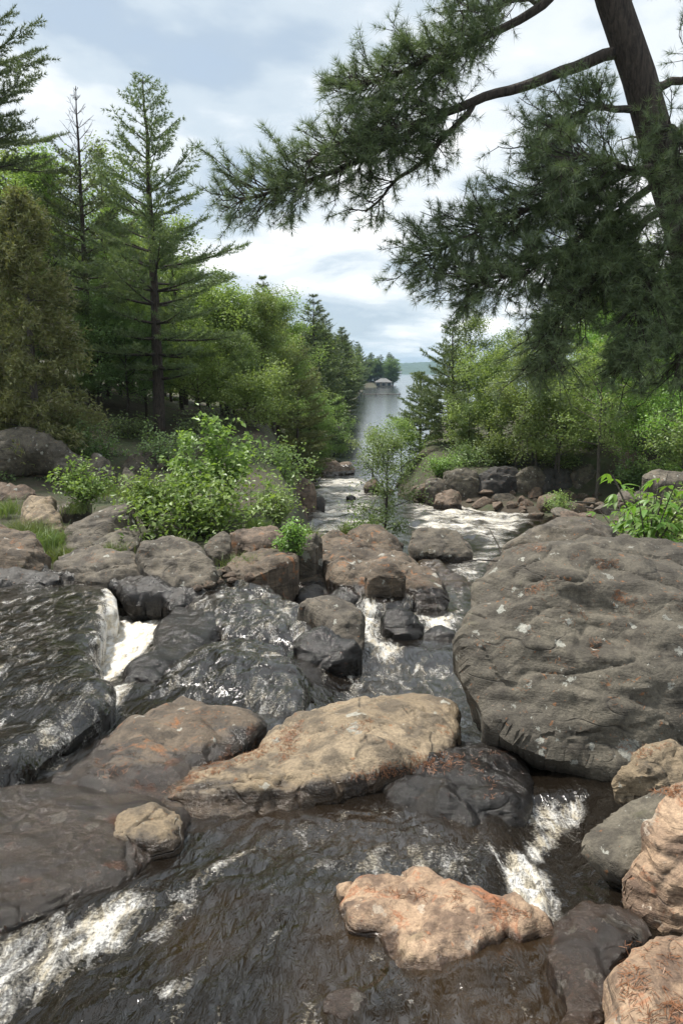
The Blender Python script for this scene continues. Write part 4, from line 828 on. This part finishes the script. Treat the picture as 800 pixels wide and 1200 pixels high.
# ------------------------------------------------------------------ the leaning pine at the right
def near_pine():
    r = np.random.default_rng(77); tg, cg, bg_ = Geo(), Geo(), []
    base = np.array([6.3, 9.6, float(land(np.array([6.3]), np.array([9.6]))[0]) - .5])
    TP = np.stack([base, base + [-.12, .05, 1.2], at(868, 520, 9.8), at(838, 400, 9.9), at(806, 290, 10), at(778, 200, 10), at(748, 90, 10), at(717, 0, 10), at(690, -90, 10.1), at(655, -210, 10.2), at(625, -330, 10.3), at(600, -440, 10.3)])
    tg.tube(TP, [.34, .28, .25, .24, .225, .215, .2, .19, .165, .12, .07, .03], 14)
    P, D, T0 = [], [], []
    def limb(pts, r0, r1, f0, l0, l1, dens, drop=0.0, up=.15, tn=0.0):
        C = np.array([at(x, y, Y) for x, y, Y in pts]); m = 28
        s_ = np.concatenate([[0], np.cumsum(np.linalg.norm(np.diff(C, axis=0), axis=1))]); L = s_[-1]; t = np.linspace(0, L, m)
        B = np.stack([np.interp(t, s_, C[:, x]) for x in range(3)], -1); B[1:-1] = (B[:-2] + 2 * B[1:-1] + B[2:]) / 4
        B[1:] += r.normal(0, .016, (m - 1, 3)); B[1:-1] = (B[:-2] + 2 * B[1:-1] + B[2:]) / 4; tg.tube(B, np.linspace(r0, r1, m), 7)
        nt_ = int(dens * L)
        for q in range(nt_):
            u = f0 + (1 - f0) * r.random(); i = u * (m - 1); i0 = min(int(i), m - 2); b0 = B[i0] + (B[i0 + 1] - B[i0]) * (i - i0); ax = unit(B[i0 + 1] - B[i0])
            sd = unit(np.cross(ax, r.normal(size=3))); dd = unit(ax * r.uniform(.3, 1.1) + sd * r.uniform(.4, 1.0) + np.array([0, 0, up - drop * r.random()]))
            l = (l0 + (l1 - l0) * u) * r.uniform(.5, 1.25); mm = max(4, int(l / .07)); tt = np.linspace(0, 1, 6)[:, None]
            E = b0 + dd * l * tt + np.array([0, 0, -.28 * drop]) * l * tt ** 2 + np.array([0, 0, .15]) * l * tt ** 2 + r.normal(0, .02, (6, 3)) * tt
            tg.tube(E, np.linspace(.011, .004, 6), 3)
            for w_ in range(3 + int(l * 5)):     # side shoots, each ending in a plume
                v_ = r.uniform(.25, 1); e0 = np.array([np.interp(v_, tt[:, 0], E[:, x]) for x in range(3)]); d3 = unit(dd + r.normal(0, .6, 3) + np.array([0, 0, .25])); l3 = r.uniform(.1, .28)
                k3 = 3; t3 = np.linspace(.5, 1, k3)[:, None]; P.append(e0 + d3 * l3 * t3); D.append(np.repeat(d3[None], k3, 0))
                tg.tube(np.stack([e0, e0 + d3 * l3]), [.005, .003], 3)
    limb([(722,62,10),(640,90,9.8),(560,116,9.5),(505,140,9.3),(440,178,9.1),(390,203,9.0),(330,222,8.8),(282,238,8.7)], .075, .016, .42, .22, .45, 30, .25)
    limb([(560,116,9.5),(530,150,9.4),(500,185,9.3),(460,215,9.2),(430,250,9.2)], .04, .012, .25, .22, .28, 18, .5)
    limb([(505,140,9.3),(455,150,9.0),(400,165,8.8),(360,190,8.6)], .035, .012, .2, .2, .32, 20, .2)
    limb([(690,-60,10.1),(640,2,9.9),(600,28,9.7),(545,55,9.5),(500,72,9.3),(450,92,9.2),(412,110,9.1)], .07, .013, .42, .3, .42, 30, .35)
    limb([(545,55,9.5),(500,95,9.4),(460,125,9.3),(430,145,9.3)], .03, .01, .2, .25, .28, 18, .5)
    limb([(680,-60,10.1),(620,-30,9.6),(560,-20,9.3),(525,-5,9.0)], .05, .012, .3, .4, .5, 14, .2)
    limb([(640,2,9.9),(600,0,10.4),(560,10,10.6),(530,15,10.6)], .03, .01, .3, .35, .4, 12, .2)
    limb([(758,130,10),(700,125,9.7),(655,140,9.5),(615,175,9.3)], .05, .015, .25, .4, .55, 30, .5)
    limb([(772,195,10),(710,205,9.6),(640,235,9.2),(570,265,9.0),(505,300,8.9)], .06, .015, .22, .45, .55, 49, .35)
    limb([(772,210,10),(720,250,9.5),(660,290,9.1),(600,320,8.9),(545,335,8.8)], .05, .015, .2, .5, .5, 53, .5)
    limb([(785,235,10),(730,285,9.4),(690,330,9.1),(655,375,9.0),(635,415,9.0)], .06, .015, .2, .5, .5, 49, .8)
    limb([(780,210,10),(740,200,9.2),(690,180,8.8),(650,190,8.6)], .05, .015, .3, .5, .55, 26, .4)
    limb([(795,260,10),(770,300,9.2),(750,360,8.9),(745,410,8.8)], .05, .015, .25, .5, .5, 45, .8)
    limb([(765,150,10),(790,150,9.3),(810,190,8.9),(800,240,8.7)], .05, .015, .25, .5, .5, 24, .6)
    limb([(800,270,10),(815,330,9.3),(805,390,9.0),(790,440,9.0)], .05, .015, .2, .5, .5, 38, .8)
    limb([(755,110,10),(800,90,10.2),(850,100,10.4),(900,130,10.5)], .06, .015, .3, .5, .6, 14, .3)
    limb([(800,270,10),(850,290,10.4),(900,330,10.6),(950,390,10.7)], .06, .015, .2, .5, .6, 22, .5)
    limb([(720,0,10),(745,-40,10.3),(800,-50,10.8),(860,-40,11)], .06, .015, .3, .5, .6, 19, .3)
    for q in range(10):                      # the crown goes on above the frame
        z0 = r.uniform(-420, -110); x0 = 600 + (z0 + 440) * .24; az = r.uniform(-1, 1)
        limb([(x0, z0, 10.2), (x0 + az * 120, z0 - 20, 10.2 + r.uniform(-1, 1)), (x0 + az * 230, z0 + 10, 10.2 + r.uniform(-1.6, 1.6))], .05, .012, .35, .4, .5, 17, .2)
    for q in range(16):                      # snapped dead twigs on the trunk and the long limb
        t0 = r.uniform(2, 8); i0 = int(t0); b0 = TP[i0] + (TP[i0 + 1] - TP[i0]) * (t0 - i0); e = unit(np.array([r.normal(), r.normal(), .1])) * r.uniform(.35, .8)
        tg.tube(np.stack([b0, b0 + e * .6 + [0, 0, .05], b0 + e]), [.018, .012, .005], 4)
    Pn, Dn = np.concatenate(P), np.concatenate(D); print('near pine tufts', len(Pn))
    needles(cg, Pn, unit(Dn), .105, 18, .0051, .85, r)
    return tg, cg
e = tree('white_pine', 'old dark white pine leaning in with a long limb over the river', (0, 0, 0), near_pine(), ('bark', 'needled'), cat='pine tree')

# ------------------------------------------------------------------ saplings, shrubs and grasses
p = on_river(450, 634, .25); tree('sapling', 'slender sapling growing on the islet rock in the rapids', p, broad_parts(70, 2.9, 1.1, .12, 22, 5200, .08, .035, sig=.15, shape=.3), ('bark', 'leafd'), cat='tree')
def bankpt(px, py, Y): return at(px, py, Y)
shrub('shrub', 'large leafy maple bush on the left bank rocks', bankpt(245, 622, 15.8), shrub_parts(80, 1.05, 1.75, 34, 3900, .12), 'leafy')
shrub('shrub', 'upright young maple with pale new leaves behind the leafy bush', bankpt(262, 590, 17.5), shrub_parts(81, 1.95, .95, 9, 1250, .15, .9), 'leafy')
shrub('shrub', 'tall loose bush with pale leaf tips against the dark wood', bankpt(215, 590, 17), shrub_parts(82, 1.75, .7, 8, 900, .13, .9), 'leafy')
shrub('shrub', 'yellow green weedy bush left of the maple bush', bankpt(172, 612, 15.6), shrub_parts(83, 1.15, .6, 18, 2400, .07), 'leafy')
shrub('shrub', 'pale shrub with serrated leaves above the cracked grey rock', bankpt(100, 590, 17), shrub_parts(84, .95, .75, 16, 1700, .09), 'leafy')
shrub('shrub', 'low leafy bush reaching over the rusty cliff block', bankpt(318, 580, 24), shrub_parts(85, 2.0, 1.4, 20, 3000, .11), 'leaf')
shrub('shrub', 'thin willowy bush on the reddish ledge above the rapids', bankpt(325, 612, 18), shrub_parts(86, 1.0, .65, 18, 1600, .08), 'leaf')
shrub('shrub', 'small compact bright green bush on the grey slab', bankpt(344, 649, 13.6), shrub_parts(87, .58, .38, 22, 1500, .065), 'leafy')
shrub('shrub', 'bushy undergrowth round the foot of the islet sapling', bankpt(430, 634, 21.5), shrub_parts(88, .75, .8, 20, 1900, .07), 'leaf')
shrub('shrub', 'dark cedar bush on the shoulder of the overhanging boulder', bankpt(85, 530, 22.5), shrub_parts(89, 1.1, .9, 22, 3000, .08), 'leafd')
shrub('shrub', 'leafy bush beside the long dark flat boulder', bankpt(800, 545, 30), shrub_parts(90, 2.0, 1.6, 18, 3200, .12), 'leaf')
shrub('shrub', 'low green plants in the rubble beside the slender maple', bankpt(655, 600, 29), shrub_parts(91, .7, .8, 18, 1300, .08), 'leaf')
shrub('shrub', 'low bush on the bright edge of the ledge by the tiered pine', bankpt(512, 556, 36.5), shrub_parts(92, 1.0, 1.2, 16, 1700, .11), 'leafy')
for i, (x, y, Y, h, R_) in enumerate([(20, 590, 21, .8, .8), (118, 545, 24, .9, 1.0), (205, 545, 23, 1.1, 1.1), (150, 520, 27, 1.2, 1.3), (260, 545, 25, 1.2, 1.2), (60, 505, 26, 1.2, 1.3), (230, 520, 28, 1.3, 1.3)]):
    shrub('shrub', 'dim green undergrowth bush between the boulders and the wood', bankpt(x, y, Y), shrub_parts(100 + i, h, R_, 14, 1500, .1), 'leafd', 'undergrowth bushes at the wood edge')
for i, (x, Y, h, R_) in enumerate([(545, 37.5, 1.1, 1.4), (585, 37.8, 1.3, 1.5), (640, 37.6, 1.2, 1.4), (690, 38, 1.4, 1.6), (735, 37.5, 1.3, 1.5), (560, 40.5, 1.6, 1.6), (670, 41, 1.8, 1.8), (725, 40, 1.8, 1.8), (780, 33, 1.3, 1.5), (745, 33.5, 1.1, 1.3)]):
    q_ = land_at(x, Y); shrub('shrub', 'leafy bush under the trees along the top of the dark ledge', q_, shrub_parts(120 + i, h, R_, 16, 2200, .12), 'leaf' if i % 3 else 'leafd', 'bushes along the top of the ledge')
def grass(label, loc, R_, H, n, seed):
    r = np.random.default_rng(seed); g = Geo(); c = r.normal(0, R_ * .5, (n, 2)); P = np.stack([c[:, 0], c[:, 1], np.full(n, -.05)], -1)
    d = unit(np.stack([r.normal(0, .35, n), r.normal(0, .35, n), np.ones(n)], -1)); l = H * r.uniform(.5, 1.1, n)[:, None]; side = unit(np.cross(d, r.normal(size=(n, 3)))) * .006
    tip = P + d * l + np.stack([r.normal(0, .25, n), r.normal(0, .25, n), -.1 * np.ones(n)], -1) * l; mid = P + d * l * .55
    V = np.stack([P - side, P + side, mid - side * .8, mid + side * .8, tip], 1).reshape(-1, 3); i = np.arange(n)[:, None] * 5
    g.add(V, (i + [2, 3, 4]), (i + [0, 1, 3, 2]), np.clip(r.normal(.5, .25, n), 0, 1))
    tag(obj('grass_tuft', g.mesh('grass_tuft', M['grass'], smooth=False), loc=loc), label, 'grass tuft')
grass('long wild grass drooping over the reddish rounded rock', bankpt(30, 632, 14.8), .5, .55, 900, 1)
grass('grass growing along the edge of the pale weathered rock', bankpt(55, 640, 14.4), .4, .5, 600, 2)
grass('grass in the hollow between the domed rock and the orange patch', bankpt(70, 655, 13.6), .25, .35, 300, 3)
grass('ragged grass tuft in the gully by the whaleback rock', bankpt(285, 668, 13.0), .26, .42, 420, 4)
grass('short grass on the grey slab below the seam', bankpt(133, 645, 13.9), .3, .28, 300, 5)
grass('pale grass at the edge of the cleft boulder', bankpt(172, 660, 12.9), .18, .3, 220, 6)
grass('thin reeds beside the islet sapling', bankpt(405, 630, 21.5), .3, .65, 300, 7)
grass('tall grass behind the small compact bright bush', bankpt(362, 634, 15), .15, .5, 160, 8)

# drooping shrub behind the boulder: leaves large enough to tell apart
def leaf_shape():
    g = Geo(); m = 7; t = np.linspace(0, 1, m); w = np.sin(np.pi * t ** .8) ** .9 * .15; V = []
    for i in range(m): V += [[t[i], -w[i], .06 * w[i] * 4 - .28 * t[i] ** 2], [t[i], 0, -.28 * t[i] ** 2], [t[i], w[i], .06 * w[i] * 4 - .28 * t[i] ** 2]]
    F4 = []
    for i in range(m - 1): F4 += [[i * 3, i * 3 + 1, i * 3 + 4, i * 3 + 3], [i * 3 + 1, i * 3 + 2, i * 3 + 5, i * 3 + 4]]
    g.add(np.array(V), None, F4, .5); return g.mesh('leaf', M['leafr'], smooth=True)
M['leafr'] = leaf_mat('leaf_drooping', (0.12, 0.22, 0.045), (0.19, 0.33, 0.07), .5, .03)
LM = leaf_shape()
def leafy_shrub(label, loc, seed, stems, per, H, R_, size):
    r = np.random.default_rng(seed); e = empty('shrub', loc, label, 'shrub'); tg = Geo(); spots = []
    for i in range(stems):
        az = r.uniform(0, 6.28); t = np.linspace(0, 1, 6)[:, None]; ee = R_ * r.uniform(.15, .9); h = H * r.uniform(.6, 1)
        B = np.array([math.cos(az) * ee, math.sin(az) * ee, 0]) * t ** 1.3 + np.array([0, 0, h]) * t; B[0, 2] = -.3; tg.tube(B, np.linspace(.014, .005, 6), 5)
        for q in range(per):
            u = .35 + .65 * (q + .5) / per; b0 = np.array([np.interp(u, t[:, 0], B[:, x]) for x in range(3)]); a2 = q * 2.4 + r.uniform(-.4, .4); spots.append((b0, a2, r.uniform(-.15, .5)))
    obj('stem', tg.mesh('stem', M['barkg']), e)
    for b0, a2, pit in spots:
        for k_ in range(3):       # leaflets in threes
            o = obj('leaf', LM, e); s = size * r.uniform(.75, 1.2); o.location = b0 + np.array([math.cos(a2), math.sin(a2), -.1]) * .10; o.scale = (s, s, s); o.rotation_euler = (r.uniform(-.4, .4), pit + r.uniform(-.1, .3), a2 + (k_ - 1) * .8)
    return e
for i, (x, y, Y, R_, H_, n_) in enumerate([(8, 600, 17.2, .4, .5, 300), (90, 598, 16.6, .3, .35, 220), (205, 640, 14.0, .3, .3, 240), (238, 668, 12.9, .15, .25, 120), (118, 578, 19, .4, .4, 260), (300, 618, 16, .3, .35, 240), (150, 580, 18.6, .4, .4, 260)]):
    grass(['wispy grass on the bank above the pale weathered rock', 'sparse grass between the pale rock and the domed rock', 'grass below the leafy maple bush', 'tiny grass wisp in the gully mouth', 'grass in front of the tilted grey slab', 'grass strip on the reddish ledge', 'grass below the triangular boulder'][i], bankpt(x, y, Y), R_, H_, n_, 20 + i)
leafy_shrub('green shrub with long drooping leaves behind the huge lichen boulder', at(757, 668, 9.6), 3, 14, 7, 1.35, .85, .2)
leafy_shrub('small leafy plant in the shade beside the drooping shrub', at(728, 640, 11.5), 5, 5, 5, .7, .5, .15)
shrub('shrub', 'pale weedy shrub behind the drooping leaved shrub', at(790, 640, 12.5), shrub_parts(95, .9, .9, 18, 1800, .08), 'leaf')

# ------------------------------------------------------------------ boathouse, dock, cottage, litter
bp = at(449, 453.5, 372); bp[2] = 0; bh = empty('boathouse', bp, 'small grey roofed boathouse standing over the lake at the wooded point', 'boathouse', s=.82)
def part(name, fn, mat, parent, smooth=False):
    g = Geo(); fn(g); return obj(name, g.mesh(name, M[mat], smooth), parent)
part('deck', lambda g: g.box(-7, 7.5, -3.2, 4, .35, .6), 'wood', bh)
part('wall', lambda g: g.box(-4.6, 4.6, -2.4, 3.4, .6, 2.7), 'wallw', bh)
def hip(g):
    V = [[-5.2, -3, 2.7], [5.2, -3, 2.7], [5.2, 4, 2.7], [-5.2, 4, 2.7], [-1.6, .5, 4.9], [1.6, .5, 4.9]]; g.add(V, [[1, 2, 5], [3, 0, 4]], [[0, 1, 5, 4], [2, 3, 4, 5], [3, 2, 1, 0]])
part('roof', hip, 'roof', bh)
for x in (-3.2, 0, 3.2):
    d_ = part('door', lambda g: g.box(x - 1.1, x + 1.1, -2.52, -2.405, .62, 2.3), 'glass', bh); 
    part('frame', lambda g: [g.box(x - 1.25, x - 1.1, -2.56, -2.404, .62, 2.45), g.box(x + 1.1, x + 1.25, -2.56, -2.404, .62, 2.45), g.box(x - 1.1, x + 1.1, -2.56, -2.404, 2.3, 2.45)], 'trim', d_)
for x in (-6.5, -2.3, 2.3, 7):
    part('post', lambda g: g.box(x - .12, x + .12, -3, -2.76, -1, .34), 'wood', bh)
dk = empty('dock', (at(446, 463.5, 232)[0], 232, 0), 'low wooden dock stretching from the wooded shore', 'dock')
part('deck', lambda g: g.box(-5.5, 6, -.8, .8, .3, .5), 'wood', dk)
for x in (-5, -1.5, 2, 5.6): part('post', lambda g: g.box(x - .1, x + .1, -.7, -.5, -1, .9), 'wood', dk)
for px_, Y_, s_ in ((467, 2380, 6), ):
    c = at(px_, 437, Y_); h = empty('cottage', (c[0], Y_ + 15, 2.0), 'tiny pale cottage under the far wooded hills', 'cottage')
    part('wall', lambda g: g.box(-9, 9, -5, 5, -2, 5), 'trim', h)
    part('roof', lambda g: g.add([[-10, -6, 5], [10, -6, 5], [10, 6, 5], [-10, 6, 5], [-10, 0, 9], [10, 0, 9]], [[1, 2, 5], [3, 0, 4]], [[0, 1, 5, 4], [2, 3, 4, 5]]), 'roof', h)

# bare branches lying about
def stick(label, pts, r0, r1):
    g = Geo(); C = np.array([at(*p) for p in pts]); org = C[0].copy(); g.tube(C - org, np.linspace(r0, r1, len(C)), 6)
    o = obj('branch', g.mesh('branch', M['barkg']), loc=org); tag(o, label, 'branch')
stick('bare curved twig standing at the edge of the huge lichen boulder', [(588,660,8.9),(584,640,9.0),(572,618,9.1)], .012, .004)
stick('thin dead branch lying beside the huge lichen boulder', [(592,658,8.8),(560,656,8.7),(541,659,8.6)], .013, .005)
stick('grey fallen branch across the rubble stones', [(655,588,30.5),(690,589,30.5),(722,593,30.3)], .05, .02)
stick('bleached log lying in the rubble under the slender maple', [(668,592,30),(700,596,29.8),(728,598,29.8)], .06, .03)

# fallen orange needles gathered on the stones: (photo polygon, count)
ALLV = np.concatenate([v for _, v, _ in ROCKS]); offs = np.cumsum([0] + [len(v) for _, v, _ in ROCKS]); ALLT = np.concatenate([t + o for (_, _, t), o in zip(ROCKS, offs)])
BV = BVHTree.FromPolygons([tuple(v) for v in ALLV], [tuple(int(i) for i in t) for t in ALLT])
def litter(zones):
    r = np.random.default_rng(8); P, Dv, Nv = [], [], []
    for poly, n in zones:
        poly = np.array(poly, float); lo, hi = poly.min(0), poly.max(0); k = 0; tr_ = 0
        cc = lo + (hi - lo) * r.random((max(4, n // 7), 2))
        while k < n and tr_ < n * 8:
            tr_ += 1; q = cc[r.integers(len(cc))] + r.normal(0, 6.0, 2)
            if poly_sd(q[None], poly)[0] < 0: continue
            d = ray(q[0], q[1]); hit = BV.ray_cast(Vector(CAM), Vector(unit(d)))
            if hit[0] is None or hit[1].z * (1 if hit[1].z > 0 else -1) < .35: continue
            k += 1; nn = np.array(hit[1]); nn = nn if nn[2] > 0 else -nn; P.append(np.array(hit[0]) + nn * .004); Nv.append(nn)
    P, Nv = np.array(P), np.array(Nv); n = len(P); d = unit(np.cross(Nv, r.normal(size=(n, 3)))); l = r.uniform(.02, .04, n)[:, None]; sd = np.cross(Nv, d) * .0013
    V = np.stack([P - d * l * .5 - sd, P - d * l * .5 + sd, P + d * l * .5 + sd + Nv * .004, P + d * l * .5 - sd + Nv * .004], 1).reshape(-1, 3)
    g = Geo(); g.add(V, None, np.arange(n * 4).reshape(-1, 4), np.clip(r.normal(.5, .3, n), 0, 1))
    tag(obj('fallen_needles', g.mesh('fallen_needles', M['litter'], smooth=False)), 'orange fallen pine needles strewn over the stones', 'pine needles', kind='stuff')
litter([([(180,935),(240,895),(300,868),(345,850),(350,862),(300,890),(230,915),(195,942)], 700), ([(345,850),(358,840),(350,880),(325,900),(318,890)], 220), ([(395,915),(450,895),(500,880),(545,882),(540,905),(470,910),(420,915)], 380),
        ([(200,830),(260,830),(250,850),(210,860)], 50), ([(110,890),(160,880),(150,905),(115,915)], 70), ([(400,850),(440,840),(430,860),(400,862)], 60),
        ([(595,636),(640,636),(640,646),(600,650)], 110), ([(720,690),(745,700),(745,714),(715,700)], 90), ([(615,690),(640,680),(640,690),(615,700)], 70), ([(695,655),(725,655),(725,665),(700,668)], 70), ([(690,745),(705,750),(700,770),(690,765)], 50),
        ([(560,640),(800,650),(800,880),(560,830)], 160), ([(760,925),(800,920),(800,935),(765,932)], 90), ([(730,1100),(800,1095),(800,1200),(720,1200)], 240), ([(395,1035),(560,1045),(640,1080),(560,1070)], 160), ([(720,875),(760,865),(790,872),(750,890)], 80),
        ([(98,652),(120,652),(122,660),(100,660)], 110), ([(315,664),(345,655),(350,660),(320,672)], 70), ([(475,672),(490,674),(505,690),(480,684)], 90), ([(520,880),(600,880),(590,940),(540,930)], 60)])

# ------------------------------------------------------------------ the air over the lake
hz = Geo(); hz.box(-4200, 4200, -40, 4200, -8, 75)
m, t, out = new_mat('air'); pv = N(t, 'ShaderNodeVolumePrincipled', Density=0.00011, Anisotropy=0.2); pv.inputs['Color'].default_value = (0.48, 0.74, 1.0, 1); t.links.new(pv.outputs[0], out.inputs['Volume'])
tag(obj('haze', hz.mesh('haze', m, False)), 'thin bluish haze over the lake', 'haze', kind='stuff')
